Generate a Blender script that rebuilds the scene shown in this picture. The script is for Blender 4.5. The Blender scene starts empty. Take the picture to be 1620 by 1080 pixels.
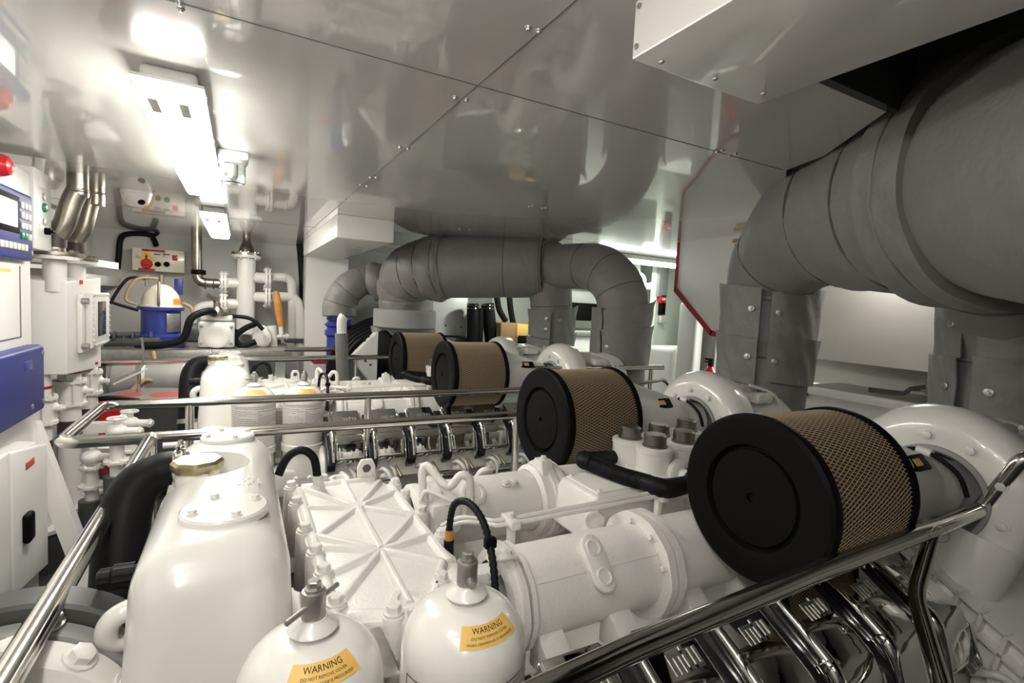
import bpy, bmesh, math, random
from mathutils import Vector as V, Matrix as M
random.seed(4)
PI = math.pi
S = bpy.context.scene
COL = S.collection

# ------------------------------------------------------------------ camera
# X runs along the engines, Y across the ship away from the viewer, Z up; the eye is at the origin
ROT = M(((0.88058697, -0.01300196, -0.47370616), (-0.47092086, 0.08761318, -0.87781403), (0.0529162, 0.99606972, 0.07102814)))
FPX = 801.536
cam_data = bpy.data.cameras.new('camera')
cam = bpy.data.objects.new('camera', cam_data)
COL.objects.link(cam)
cam_data.sensor_width = 36.0
cam_data.lens = 36.0 * FPX / 1620.0
cam_data.clip_start = 0.02
cam.matrix_world = ROT.to_4x4()
S.camera = cam

# ------------------------------------------------------------------ world, exposure, room light
world = bpy.data.worlds.new('world')
S.world = world
world.use_nodes = True
world.node_tree.nodes['Background'].inputs[0].default_value = (0.9, 0.95, 0.9, 1)
world.node_tree.nodes['Background'].inputs[1].default_value = 0.02
S.view_settings.view_transform = 'Standard'
S.view_settings.look = 'None'
S.view_settings.gamma = 1.0
S.view_settings.use_curve_mapping = False
S.view_settings.exposure = 0.46
S.cycles.use_denoising = True
S.cycles.max_bounces = 8

def area(name, loc, size, power, color=(1, .97, .92), rot=(0, 0, 0)):
    d = bpy.data.lights.new(name, 'AREA')
    d.shape = 'RECTANGLE'; d.size, d.size_y = size
    d.energy = power; d.color = color
    o = bpy.data.objects.new(name, d); COL.objects.link(o)
    o.location = loc; o.rotation_euler = rot
    return o
LAMP_EMIT = 26.0
def glow(name, loc, power, r=.05, color=(1, .97, .92)):
    d = bpy.data.lights.new(name, 'POINT'); d.energy = power; d.shadow_soft_size = r; d.color = color
    o = bpy.data.objects.new(name, d); COL.objects.link(o); o.location = loc; return o
for k in range(4): glow('lamp_row_behind', (-.24, -.75 + .42 * k, .44), 7.5)   # next fixture of the row, behind the viewer
glow('fill_behind_duct', (2.93, 1.47, .34), 4.2, .10)                           # unseen lamp added to brighten the casing behind the big duct
glow('fill_far_side', (3.0, 5.2, .42), 26, .06, (.96, 1, .93))            # unseen lamp added to brighten the cabinet behind the far exhaust
area('lamp_passage', (4.6, 4.9, .5), (1.2, .17), 18, (.92, 1, .88))  # lights the space beyond the casing
area('lamp_passage_low', (4.3, 2.3, .3), (.17, 1.0), 30, (.95, 1, .92))

# ------------------------------------------------------------------ helpers
def ray(px, py):
    return ROT @ V((px - 810.0, 540.0 - py, -FPX))
def at(px, py, X=None, Y=None, Z=None, d=None):
    r = ray(px, py)
    if X is not None: return r * (X / r.x)
    if Y is not None: return r * (Y / r.y)
    if Z is not None: return r * (Z / r.z)
    return r * (d / FPX)

OFF = {}
SPLIT = dict(bank_bolts='bank_bolt', bolt_bosses='bolt_boss', pipe_flanges='pipe_flange', flange_bolts='flange_bolt', ring_bosses='ring_boss', volute_bolts='volute_bolt', plate_bolts='plate_bolt', frame_bolts='frame_bolt', housing_bolts='housing_bolt', screws='screw', plate_screws='plate_screw', bolts='corner_bolt', clamps='hose_clamp', bands='tank_band', press_rings='press_ring', weld_beads='weld_bead', sensor_bosses='sensor_boss', notice_strips='notice_strip', red_patches='red_patch', edge_frames='edge_frame', vent_bolts='bolt', fittings='fitting', port_plugs='port_plug', pipe_unions='pipe_union')
def frame_of(n):
    n = V(n).normalized()
    u = n.orthogonal().normalized()
    if abs(n.z) < .99: u = V((0, 0, 1)).cross(n).normalized()
    return u, n.cross(u), n

class MB:
    def __init__(s): s.bm = bmesh.new()
    def _take(s, b):
        me = bpy.data.meshes.new('t'); b.to_mesh(me); b.free(); s.bm.from_mesh(me); bpy.data.meshes.remove(me); return s
    def box(s, c, size, bev=0, rot=None, seg=2):
        b = bmesh.new(); bmesh.ops.create_cube(b, size=1)
        bmesh.ops.scale(b, vec=V(size), verts=b.verts)
        if bev: bmesh.ops.bevel(b, geom=b.edges[:], offset=bev, segments=seg, profile=.5, affect='EDGES')
        if rot is not None: bmesh.ops.rotate(b, matrix=rot, verts=b.verts)
        bmesh.ops.translate(b, vec=V(c), verts=b.verts)
        return s._take(b)
    def bx(s, lo, hi, bev=0, seg=2):
        lo, hi = V(lo), V(hi)
        return s.box((lo + hi) / 2, hi - lo, bev, None, seg)
    def hexa(s, pts, bev=0, seg=3):            # 8 corners: bottom loop of 4, top loop of 4
        b = bmesh.new(); v = [b.verts.new(p) for p in pts]
        for f in ((3, 2, 1, 0), (4, 5, 6, 7), (0, 1, 5, 4), (1, 2, 6, 5), (2, 3, 7, 6), (3, 0, 4, 7)): b.faces.new([v[i] for i in f])
        bmesh.ops.recalc_face_normals(b, faces=b.faces)
        if bev: bmesh.ops.bevel(b, geom=b.edges[:], offset=bev, segments=seg, profile=.5, affect='EDGES')
        return s._take(b)
    def lathe(s, o, axis, prof, n=32, a0=0, a1=2 * PI, lobes=0, lobe=0):
        u, w, ax = frame_of(axis); o = V(o); b = bmesh.new(); rows = []
        full = abs(a1 - a0 - 2 * PI) < 1e-6; m = n if full else n + 1
        for r, t in prof:
            if r < 1e-6: rows.append([b.verts.new(o + ax * t)] * m); continue
            row = []
            for i in range(m):
                a = a0 + (a1 - a0) * i / n; k = r * (1 + (lobe * math.cos(lobes * a) if lobes else 0))
                row.append(b.verts.new(o + ax * t + (u * math.cos(a) + w * math.sin(a)) * k))
            rows.append(row)
        for A, B in zip(rows, rows[1:]):
            for i in range(n):
                j = (i + 1) % m
                q = []
                for x in (A[i], A[j], B[j], B[i]):
                    if x not in q: q.append(x)
                if len(q) > 2:
                    try: b.faces.new(q)
                    except ValueError: pass
        bmesh.ops.recalc_face_normals(b, faces=b.faces)
        return s._take(b)
    def cyl(s, p0, p1, r0, r1=None, n=24, bev=0):
        p0, p1 = V(p0), V(p1); L = (p1 - p0).length; r1 = r0 if r1 is None else r1
        if bev: prof = [(0, 0), (r0 - bev, 0), (r0 - bev * .3, bev * .3), (r0, bev), (r1, L - bev), (r1 - bev * .3, L - bev * .3), (r1 - bev, L), (0, L)]
        else: prof = [(0, 0), (r0, 0), (r1, L), (0, L)]
        return s.lathe(p0, p1 - p0, prof, n)
    def bolt(s, p, axis, r=.008, h=.008):
        a = V(axis).normalized(); p = V(p)
        s.lathe(p, a, [(r * 1.35, 0), (r * 1.35, h * .25), (0, h * .25)], 14)
        return s.lathe(p, a, [(r, 0), (r, h * .9), (r * .85, h), (0, h)], 6)
    def torus(s, c, axis, R, r, n=36, m=8):
        prof = [(R + r * math.cos(2 * PI * k / m), r * math.sin(2 * PI * k / m)) for k in range(m + 1)]
        return s.lathe(c, axis, prof, n)
    def ball(s, c, r, sc=(1, 1, 1), n=20):
        b = bmesh.new(); bmesh.ops.create_uvsphere(b, u_segments=n, v_segments=n // 2 + 2, radius=r)
        bmesh.ops.scale(b, vec=V(sc), verts=b.verts); bmesh.ops.translate(b, vec=V(c), verts=b.verts)
        return s._take(b)
    def tube(s, pts, r, n=14, sub=6, caps=True, ripple=None):
        pts = [V(p) for p in pts]; R = list(r) if isinstance(r, (list, tuple)) else [r] * len(pts)
        P, Q = [], []
        if sub > 1 and len(pts) > 2:
            for i in range(len(pts) - 1):
                p0 = pts[max(i - 1, 0)]; p1 = pts[i]; p2 = pts[i + 1]; p3 = pts[min(i + 2, len(pts) - 1)]
                for k in range(sub):
                    t = k / sub
                    P.append(.5 * ((2 * p1) + (p2 - p0) * t + (2 * p0 - 5 * p1 + 4 * p2 - p3) * t * t + (3 * p1 - p0 - 3 * p2 + p3) * t ** 3))
                    Q.append(R[i] + (R[i + 1] - R[i]) * (3 * t * t - 2 * t ** 3))
            P.append(pts[-1]); Q.append(R[-1])
        else: P, Q = pts, R
        b = bmesh.new(); T = []
        for i in range(len(P)):
            t = (P[min(i + 1, len(P) - 1)] - P[max(i - 1, 0)]); T.append(t.normalized())
        u = T[0].orthogonal().normalized(); rows = []
        for i, p in enumerate(P):
            u = (u - T[i] * u.dot(T[i])).normalized(); w = T[i].cross(u)
            rr = Q[i] * (ripple(i) if ripple else 1)
            rows.append([b.verts.new(p + (u * math.cos(2 * PI * k / n) + w * math.sin(2 * PI * k / n)) * rr) for k in range(n)])
        for A, B in zip(rows, rows[1:]):
            for k in range(n): b.faces.new((A[k], A[(k + 1) % n], B[(k + 1) % n], B[k]))
        if caps: b.faces.new(rows[0][::-1]); b.faces.new(rows[-1])
        bmesh.ops.recalc_face_normals(b, faces=b.faces)
        s.path, s.tan, s.rad = P, T, Q
        return s._take(b)
    def prism(s, poly, o, u, v, w, bev=0, seg=2):   # polygon in u,v extruded along w (vector = depth)
        o, u, v, w = V(o), V(u), V(v), V(w); b = bmesh.new()
        A = [b.verts.new(o + u * x + v * y) for x, y in poly]; B = [b.verts.new(a.co + w) for a in A]
        b.faces.new(A); b.faces.new(B[::-1])
        for i in range(len(A)):
            j = (i + 1) % len(A); b.faces.new((A[i], B[i], B[j], A[j]))
        bmesh.ops.recalc_face_normals(b, faces=b.faces)
        if bev: bmesh.ops.bevel(b, geom=b.edges[:], offset=bev, segments=seg, profile=.5, affect='EDGES')
        return s._take(b)
    def clusters(s):
        """separate pieces of this mesh, islands that touch counted as one piece"""
        bm = s.bm; bm.verts.ensure_lookup_table(); bm.verts.index_update(); isl = [-1] * len(bm.verts); k = 0
        for v in bm.verts:
            if isl[v.index] >= 0: continue
            st = [v]; isl[v.index] = k
            while st:
                x = st.pop()
                for e in x.link_edges:
                    y = e.other_vert(x)
                    if isl[y.index] < 0: isl[y.index] = k; st.append(y)
            k += 1
        lo = [[9e9] * 3 for _ in range(k)]; hi = [[-9e9] * 3 for _ in range(k)]
        for v in bm.verts:
            i = isl[v.index]
            for a in range(3): lo[i][a] = min(lo[i][a], v.co[a]); hi[i][a] = max(hi[i][a], v.co[a])
        par = list(range(k))
        def find(x):
            while par[x] != x: x = par[x]
            return x
        for i in range(k):
            for j in range(i):
                if all(lo[i][a] <= hi[j][a] + 1e-4 and lo[j][a] <= hi[i][a] + 1e-4 for a in range(3)): par[find(i)] = find(j)
        out = {}
        for f in bm.faces: out.setdefault(find(isl[f.verts[0].index]), []).append(f)
        res = []
        for fs in out.values():
            b = bmesh.new(); mp = {}
            for f in fs:
                for v in f.verts:
                    if v not in mp: mp[v] = b.verts.new(v.co)
                b.faces.new([mp[v] for v in f.verts])
            res.append(b)
        return res
    def move(s, vec): bmesh.ops.translate(s.bm, vec=V(vec), verts=s.bm.verts); return s
    def build(s, name, mat, parent=None, ang=38, label=None):
        off = OFF.get(parent.name, V((0, 0, 0))) if parent else None
        if parent is None:
            xs = [v.co for v in s.bm.verts]; off = V((sum(v.x for v in xs) / len(xs), sum(v.y for v in xs) / len(xs), min(v.z for v in xs)))
        bmesh.ops.translate(s.bm, vec=-off, verts=s.bm.verts)
        if name in SPLIT:
            first = None; name = SPLIT[name]
            for piece in s.clusters():
                o = MB(); o.bm.free(); o.bm = piece; bmesh.ops.translate(o.bm, vec=off, verts=o.bm.verts); o = o.build(name, mat, parent, ang, label); first = first or o
            s.bm.free(); return first
        me = bpy.data.meshes.new(name); s.bm.to_mesh(me); s.bm.free()
        for p in me.polygons: p.use_smooth = True
        me.set_sharp_from_angle(angle=math.radians(ang))
        me.materials.append(mat)
        o = bpy.data.objects.new(name, me); COL.objects.link(o)
        if parent: o.parent = parent
        else: o.location = off
        OFF[o.name] = off
        if label: o['label'] = label
        return o

def tag(o, label, cat, group=None):
    o['label'] = label; o['category'] = cat
    if group: o['group'] = group
    return o
def thing(name, loc, label, cat, group=None):
    o = bpy.data.objects.new(name, None); COL.objects.link(o); o.location = loc; o.empty_display_size = .05
    OFF[o.name] = V(loc); return tag(o, label, cat, group)
def struct(o): o['kind'] = 'structure'; return o
KIDS = {}
def copy_tree(o, parent=None, loc=None):
    c = o.copy(); COL.objects.link(c)
    if parent: c.parent = parent
    if loc is not None: c.location = loc
    OFF[c.name] = OFF[o.name]
    for ch in [x for x in COL.objects if x.parent == o]: copy_tree(ch, c)
    return c
def text_mb(txt, size, fn, ext=.0015, align='CENTER', sub=False):
    """lettering as mesh; fn maps (x, y, height) to a point"""
    cu = bpy.data.curves.new('txt', 'FONT'); cu.body = txt; cu.size = size; cu.align_x = align; cu.align_y = 'CENTER'; cu.extrude = ext; cu.resolution_u = 2
    t = bpy.data.objects.new('txt', cu); COL.objects.link(t)
    dg = bpy.context.evaluated_depsgraph_get(); me = bpy.data.meshes.new_from_object(t.evaluated_get(dg))
    m = MB(); m.bm.from_mesh(me)
    if sub: bmesh.ops.subdivide_edges(m.bm, edges=[e for e in m.bm.edges if e.calc_length() > .006], cuts=2)
    for v in m.bm.verts: v.co = fn(v.co.x, v.co.y, v.co.z + ext)
    bpy.data.objects.remove(t); bpy.data.curves.remove(cu); bpy.data.meshes.remove(me)
    return m

# ------------------------------------------------------------------ materials
def mat(name, col, rough=.5, metal=0, coat=0, bump=0, bscale=40, var=0, vscale=6, emit=None, estr=0, trans=0, ior=1.5, spec=.5, sheen=0, rvar=0, bdist=.004):
    m = bpy.data.materials.new(name); m.use_nodes = True; nt = m.node_tree; N = nt.nodes; L = nt.links
    p = N['Principled BSDF']
    p.inputs['Base Color'].default_value = (*col, 1); p.inputs['Roughness'].default_value = rough; p.inputs['Metallic'].default_value = metal
    p.inputs['Coat Weight'].default_value = coat; p.inputs['Coat Roughness'].default_value = .035
    p.inputs['IOR'].default_value = ior; p.inputs['Transmission Weight'].default_value = trans; p.inputs['Specular IOR Level'].default_value = spec
    if sheen: p.inputs['Sheen Weight'].default_value = sheen
    if emit: p.inputs['Emission Color'].default_value = (*emit, 1); p.inputs['Emission Strength'].default_value = estr
    tc = N.new('ShaderNodeTexCoord')
    if bump:
        n = N.new('ShaderNodeTexNoise'); n.inputs['Scale'].default_value = bscale; n.inputs['Detail'].default_value = 4
        L.new(tc.outputs['Object'], n.inputs['Vector'])
        b = N.new('ShaderNodeBump'); b.inputs['Strength'].default_value = bump; b.inputs['Distance'].default_value = bdist
        L.new(n.outputs['Fac'], b.inputs['Height']); L.new(b.outputs['Normal'], p.inputs['Normal'])
    if var or rvar:
        n2 = N.new('ShaderNodeTexNoise'); n2.inputs['Scale'].default_value = vscale; n2.inputs['Detail'].default_value = 5
        L.new(tc.outputs['Object'], n2.inputs['Vector'])
        if var:
            r = N.new('ShaderNodeValToRGB'); r.color_ramp.elements[0].position = .3; r.color_ramp.elements[1].position = .7
            r.color_ramp.elements[0].color = (*[c * (1 - var) for c in col], 1); r.color_ramp.elements[1].color = (*[min(1, c * (1 + var)) for c in col], 1)
            L.new(n2.outputs['Fac'], r.inputs[0]); L.new(r.outputs[0], p.inputs['Base Color'])
        if rvar:
            mr = N.new('ShaderNodeMapRange'); mr.inputs[3].default_value = max(0, rough - rvar); mr.inputs[4].default_value = rough + rvar
            L.new(n2.outputs['Fac'], mr.inputs[0]); L.new(mr.outputs[0], p.inputs['Roughness'])
    return m
WHITE = (.755, .74, .70)
Mt = dict(
    white=mat('white_paint', WHITE, .32, bump=.12, bscale=90, var=.03),
    cast=mat('white_cast_paint', WHITE, .36, bump=.5, bscale=130, var=.04),
    tank=mat('white_gloss_paint', (.78, .765, .72), .22, coat=.5, bump=.05, bscale=60),
    panel=mat('white_panel', (.74, .735, .70), .35, bump=.03, bscale=30),
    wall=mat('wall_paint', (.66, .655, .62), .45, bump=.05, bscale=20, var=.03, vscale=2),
    ceil=mat('glossy_ceiling_panel', (.52, .51, .48), .22, coat=1.0, bump=.004, bscale=2.2, ior=1.5, var=.02, vscale=1.5),
    beam=mat('beam_panel', (.74, .73, .69), .24, coat=.6, bump=.004, bscale=2),
    cream=mat('cream_enamel', (.80, .75, .60), .25, coat=.3),
    black=mat('black_plastic', (.005, .005, .005), .5, bump=.1, bscale=60, spec=.07),
    rubber=mat('black_rubber', (.009, .009, .009), .5, bump=.15, bscale=120, spec=.14),
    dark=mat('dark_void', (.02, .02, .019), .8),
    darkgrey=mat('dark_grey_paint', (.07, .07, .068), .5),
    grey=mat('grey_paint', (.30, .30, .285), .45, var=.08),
    chrome=mat('polished_chrome', (.78, .77, .75), .05, 1),
    steel=mat('polished_stainless', (.66, .64, .60), .13, 1, rvar=.05, vscale=20),
    weld=mat('brushed_stainless_pipe', (.36, .325, .275), .33, 1, var=.3, vscale=9, rvar=.1),
    cap=mat('turned_metal_cap', (.26, .245, .215), .42, 1, var=.12, vscale=14),
    zinc=mat('zinc_fitting', (.42, .41, .38), .42, .8, var=.15, vscale=30),
    brass=mat('tarnished_brass', (.42, .36, .22), .38, .9, var=.15, vscale=30),
    lag=mat('grey_lagging_cloth', (.185, .18, .169), .55, bump=.5, bdist=.02, bscale=11, var=.07, vscale=5, sheen=.1),
    stitch=mat('grey_stitching', (.10, .098, .092), .8, bump=.4, bscale=200),
    lagdark=mat('dark_lagging_edge', (.03, .03, .028), .9),
    mesh=mat('tan_wire_mesh', (.44, .345, .225), .5, .1),
    pleat=mat('brown_filter_paper', (.10, .062, .034), .9, bump=.3, bscale=60),
    blue=mat('blue_enamel', (.02, .035, .24), .35, coat=.3),
    navy=mat('navy_enamel', (.018, .028, .16), .42, bump=.1, bscale=200),
    red=mat('red_plastic', (.55, .015, .02), .3, coat=.3),
    redline=mat('red_stripe_paint', (.36, .012, .025), .5),
    yellow=mat('yellow_label', (.85, .55, .06), .5),
    orange=mat('orange_label', (.85, .25, .03), .5),
    amber=mat('amber_label', (.80, .50, .13), .5),
    ink=mat('black_ink', (.02, .02, .02), .6),
    paper=mat('white_label_paper', (.72, .70, .65), .5),
    inkgrey=mat('grey_ink', (.12, .12, .12), .6),
    wood=mat('orange_wood_handle', (.55, .23, .05), .45, var=.2, vscale=12),
    card=mat('brown_cardboard', (.30, .18, .08), .8),
    green=mat('green_lamp', (.02, .25, .10), .3),
    glass=mat('clear_glass', (.9, .95, .93), .04, trans=1.0),
    smoke=mat('dark_window_and_gap_shade', (.02, .02, .02), .18),
    lens=mat('lamp_diffuser', (.9, .9, .88), .3, emit=(1, .965, .90), estr=LAMP_EMIT),
    tubeglow=mat('fluorescent_tube', (.9, .95, .9), .3, emit=(.95, 1, .92), estr=13),
    screen=mat('lit_display', (.5, .5, .5), .2, emit=(.95, 1, 1), estr=1.2),
    key=mat('keypad_key', (.55, .53, .46), .5),
    floor=mat('dark_floor_plate', (.06, .06, .058), .5, .2, bump=.3, bscale=60),
    passage=mat('pale_green_paint', (.66, .70, .62), .45),
    sleeve=mat('brown_rubber_sleeve', (.05, .032, .028), .5),
    hose=mat('tan_hose', (.36, .24, .12), .5),
    hull=mat('hull_white', (.70, .685, .63), .5, bump=.1, bscale=14, var=.03, vscale=3),
)

# ------------------------------------------------------------------ the room
CZ, FZ = .60, -1.65
def slab(name, lo, hi, m): return struct(MB().bx(lo, hi).build(name, m))
slab('floor', (-1.75, -2.6, FZ - .1), (6.4, 7.5, FZ), Mt['floor'])
slab('wall_back', (-1.55, 7.0, FZ), (3.6, 7.1, 1.3), Mt['wall'])
slab('wall_left', (-1.5, -2.6, FZ), (-1.4, 7.1, 1.3), Mt['wall'])
slab('wall_front', (-1.5, -2.6, FZ), (6.4, -2.5, 1.3), Mt['darkgrey'])
slab('wall_right', (6.3, -2.6, FZ), (6.4, 7.5, 1.3), Mt['passage'])
slab('wall_passage', (3.3, 6.9, FZ), (6.4, 7.0, 1.3), Mt['passage'])
# ceiling with the two openings where the exhausts go up, 20 mm panels
b = bmesh.new()
def loop(pts):
    v = [b.verts.new((x, y, CZ)) for x, y in pts]
    for i in range(len(v)): b.edges.new((v[i], v[(i + 1) % len(v)]))
loop([(-1.5, -2.5), (1.05, -2.5), (1.05, .815), (1.60, .815), (1.86, 1.14), (1.93, 1.33), (2.03, 1.40), (2.5, 1.35), (3.2, .9), (3.2, 3.13), (6.3, 3.13), (6.3, 4.28), (1.92, 4.28), (1.92, 4.54), (1.02, 4.54), (1.02, 5.9), (2.1, 5.9), (2.1, 7.0), (-1.5, 7.0)])
bmesh.ops.triangle_fill(b, use_beauty=True, edges=b.edges[:])
for f in b.faces:
    if f.normal.z > 0: f.normal_flip()
r = bmesh.ops.extrude_face_region(b, geom=b.faces[:])
bmesh.ops.translate(b, vec=(0, 0, .02), verts=[e for e in r['geom'] if isinstance(e, bmesh.types.BMVert)])
bmesh.ops.recalc_face_normals(b, faces=b.faces)
mb = MB(); mb._take(b); ceiling = struct(mb.build('ceiling', Mt['ceil']))
OFF[ceiling.name] = ceiling.location.copy()
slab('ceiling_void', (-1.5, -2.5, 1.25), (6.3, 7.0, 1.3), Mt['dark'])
def strip(p, q, w=.0013):
    p, q = V(p), V(q); d = (q - p).normalized(); n = V((-d.y, d.x, 0)) * w
    m = MB(); m.prism([(0, 0), (1, 0), (1, 1), (0, 1)], p - n, q - p, n * 2, (0, 0, -.0012)); return m.build('panel_joint', Mt['inkgrey'], ceiling)
strip((-1.4, 1.336, CZ), (1.92, 1.336, CZ)); strip((.57, .0, CZ), (.57, 5.9, CZ)); strip((2.0, 3.72, CZ), (6.3, 3.72, CZ)); strip((-1.4, 4.9, CZ), (.6, 4.9, CZ))
for px, py in [(852, 48), (836, 43), (738, 157), (720, 153), (284, 4), (286, 14), (646, 234), (633, 232), (586, 280), (595, 280), (570, 292), (581, 294), (546, 315), (555, 316), (1134, 239), (1143, 237), (1154, 245), (1164, 242), (837, 326), (842, 325), (858, 329), (863, 328), (727, 362), (743, 363)]:
    p = at(px, py, Z=CZ); k = .0055
    MB().lathe(p, (0, 0, -1), [(k * 1.5, 0), (k * 1.4, .002), (k, .003), (k * .8, .007), (0, .0075)], 12).build('dome_screw', Mt['zinc'], ceiling)
# walls seen in the opening above the ceiling
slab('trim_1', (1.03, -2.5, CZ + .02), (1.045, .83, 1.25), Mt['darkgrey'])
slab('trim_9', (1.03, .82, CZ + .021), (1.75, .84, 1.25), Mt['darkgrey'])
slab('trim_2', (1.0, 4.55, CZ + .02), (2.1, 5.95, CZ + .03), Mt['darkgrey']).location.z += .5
# boxed-in beams hanging from the ceiling
m = MB().bx((.668, -2.45, .49), (1.045, .808, CZ), .004)
t = struct(m.build('trim_3', Mt['beam']))
OFF[t.name] = t.location.copy()
for p, a in [((.72, .78, .49), (0, 0, -1)), ((.86, .77, .49), (0, 0, -1)), ((1.0, .76, .49), (0, 0, -1)), ((.668, .795, .585), (-1, 0, 0)), ((.668, .795, .51), (-1, 0, 0))]:
    MB().lathe(p, a, [(.006, 0), (.005, .003), (0, .004)], 12).build('dome_screw', Mt['zinc'], t)
t = struct(MB().bx((.62, 3.94, .43), (1.04, 6.2, CZ), .006).build('trim_4', Mt['panel']))
OFF[t.name] = t.location.copy()
MB().lathe((.9, 4.6, .43), (0, 0, -1), [(.05, 0), (.05, .004), (.04, .008), (0, .01)], 24).build('cover_disc', Mt['panel'], t)
# pilaster on the back wall and the darker recess beside it
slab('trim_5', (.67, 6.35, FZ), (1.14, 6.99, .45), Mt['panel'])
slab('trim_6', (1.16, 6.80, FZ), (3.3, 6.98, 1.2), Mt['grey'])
# side casing on the right with its chamfered red-edged corner
poly = [(3.12, 1.2), (3.12, .19), (2.72, -.15), (2.45, -.165), (1.9, -.235), (-2.4, -.235), (-2.4, 1.2)]
cas = struct(MB().prism(poly, (3.2, 0, 0), (0, 1, 0), (0, 0, 1), (.55, 0, 0), .004).build('wall_casing', Mt['hull'])); OFF[cas.name] = cas.location.copy()
m = MB()
edge = [(3.12, .598), (3.12, .19), (2.72, -.15), (2.45, -.165), (2.2, -.197)]
for (a, b_), (c, d) in zip(edge, edge[1:]):
    p, q = V((3.2, a, b_)), V((3.2, c, d)); dd = (q - p).normalized(); nn = V((0, -dd.z, dd.y)) * -.014
    if nn.y > 0: nn = nn
    m.prism([(0, 0), (1, 0), (1, 1), (0, 1)], p - nn * .2 - V((.004, 0, 0)), q - p, V((0, dd.z, -dd.y)) * (.03 if abs(dd.y) < .1 else .042), (.008, 0, 0))
m.build('danger_stripe', Mt['redline'], cas, label='dark red stripe along the casing edge')
m = MB(); m.bx((3.194, 2.42, .545), (3.2, 2.58, .572)).bx((3.194, 2.44, .515), (3.2, 2.56, .538)); m.build('notice_strips', Mt['hose'], cas)
# ledge, lower side wall and what lies beyond under the casing
slab('wall_ledge', (3.17, -2.4, FZ), (3.9, 2.02, -.42), Mt['hull'])
slab('trim_7', (3.16, -2.4, -.455), (3.175, 2.02, -.42), Mt['panel'])
slab('wall_lower', (3.75, -2.4, -.45), (3.9, 2.3, .3), Mt['hull'])
slab('wall_beyond', (4.6, 2.0, FZ), (4.7, 4.05, 1.2), Mt['passage'])

# ceiling lamps
def lamp(name, y0, y1, label, x=-.18):
    t = thing(name, (x, (y0 + y1) / 2, CZ), label, 'ceiling lamp', 'fluorescent ceiling lamps')
    ym = (y0 + y1) / 2; L = y1 - y0
    MB().box((x, ym, .578), (.135, L - .06, .044), .012, None, 3).build('housing', Mt['panel'], t)
    MB().box((x, ym, .5565), (.172, L, .010), .004).build('gasket_rim', Mt['panel'], t)
    MB().box((x, ym, .527), (.160, L - .012, .05), .022, None, 4).build('diffuser', Mt['lens'], t, label='glowing white diffuser')
    for s in (-1, 1): MB().box((x + s * .036, y0 + .066, .5017), (.024, .115, .004), .0018).build('lamp_holder', Mt['paper'], t, label='grey lamp holder showing in the lens')
    for k in range(4):
        yy = y0 + .08 + k * (L - .16) / 3
        for s in (-1, 1): MB().box((x + s * .086, yy, .552), (.006, .03, .03), .002).build('clip', Mt['zinc'], t)
    for s in (-1, 1): MB().lathe((x + s * .035, y0 + .03, .572), (0, -1, 0), [(.016, 0), (.016, .003), (.013, .003), (.013, .0015), (0, .0015)], 20).build('knockout', Mt['panel'], t)
    return t
lamp('ceiling_lamp', 1.70, 3.30, 'large bright fluorescent lamp on the ceiling nearest the viewer')
lamp('ceiling_lamp', 4.31, 5.85, 'smaller looking fluorescent lamp farther along the ceiling, above the wall switchgear box')
t = thing('passage_lamp', (4.2, 4.2, .56), 'pale green glowing fluorescent lamp beyond the grey exhaust bend', 'ceiling lamp')
MB().box((3.86, 4.2, .575), (1.22, .15, .05), .01).build('housing', Mt['panel'], t)
MB().box((3.86, 4.2, .535), (1.22, .13, .04), .018, None, 3).build('diffuser', Mt['tubeglow'], t)
# flashing beacon beside the lamp
t = thing('beacon_lamp', (-.035, 2.6, CZ), 'clear ribbed beacon lamp on the ceiling beside the big lamp', 'beacon')
MB().box((-.035, 2.6, .583), (.12, .12, .034), .008).build('base', Mt['panel'], t)
MB().lathe((-.035, 2.6, .566), (0, 0, -1), [(.055, 0), (.055, .012), (.05, .014)], 32).build('collar', Mt['panel'], t)
MB().lathe((-.035, 2.6, .552), (0, 0, -1), [(.049, 0), (.049, .075), (.044, .084), (0, .086), (0, .082), (.042, .08), (.046, .074), (.046, 0), (.049, 0)], 40, lobes=20, lobe=.02).build('lens', Mt['glass'], t, label='clear ribbed lens')
MB().lathe((-.035, 2.6, .55), (0, 0, -1), [(.02, 0), (.02, .05), (.012, .06), (0, .06)], 16).build('bulb', Mt['paper'], t)
# security camera
t = thing('security_camera', (-.6, 4.1, CZ), 'white dome security camera on the ceiling above the wall switchgear box', 'camera')
MB().lathe((-.6, 4.1, .6), (0, 0, -1), [(.085, 0), (.085, .012), (.08, .02)], 36).build('mount', Mt['panel'], t)
MB().lathe((-.6, 4.1, .585), (0, 0, -1), [(.08, 0), (.079, .02), (.065, .055), (.04, .075), (0, .082)], 36).build('dome', Mt['white'], t)
MB().ball((-.565, 4.045, .533), .022, (1, .7, .8)).build('lens', Mt['black'], t, label='black lens')

# ------------------------------------------------------------------ left side: cabinet with displays
CX = -.90
cab = thing('control_cabinet', (-1.1, 2.5, FZ), 'tall white control cabinet with blue display panel at the left edge', 'cabinet')
MB().bx((-1.38, 1.2, FZ), (CX, 3.30, .40), .006).hexa([(-1.38, 1.2, .395), (CX, 1.2, .395), (CX, 3.30, .395), (-1.38, 3.30, .395), (-1.38, 1.2, .56), (CX, 1.2, .56), (CX, 3.30, .51), (-1.38, 3.30, .51)], .004).build('body', Mt['panel'], cab)
MB().bx((CX - .001, 2.2, -.27), (CX + .003, 3.16, -.265)).build('door_gap', Mt['inkgrey'], cab)
MB().bx((CX - .001, 3.155, -.27), (CX + .003, 3.16, .06)).build('door_gap', Mt['inkgrey'], cab)
d = MB().bx((CX, 2.70, .085), (CX + .035, 3.215, .39), .015, 4).build('display_panel', Mt['navy'], cab, label='dark blue display and keypad panel')
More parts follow.
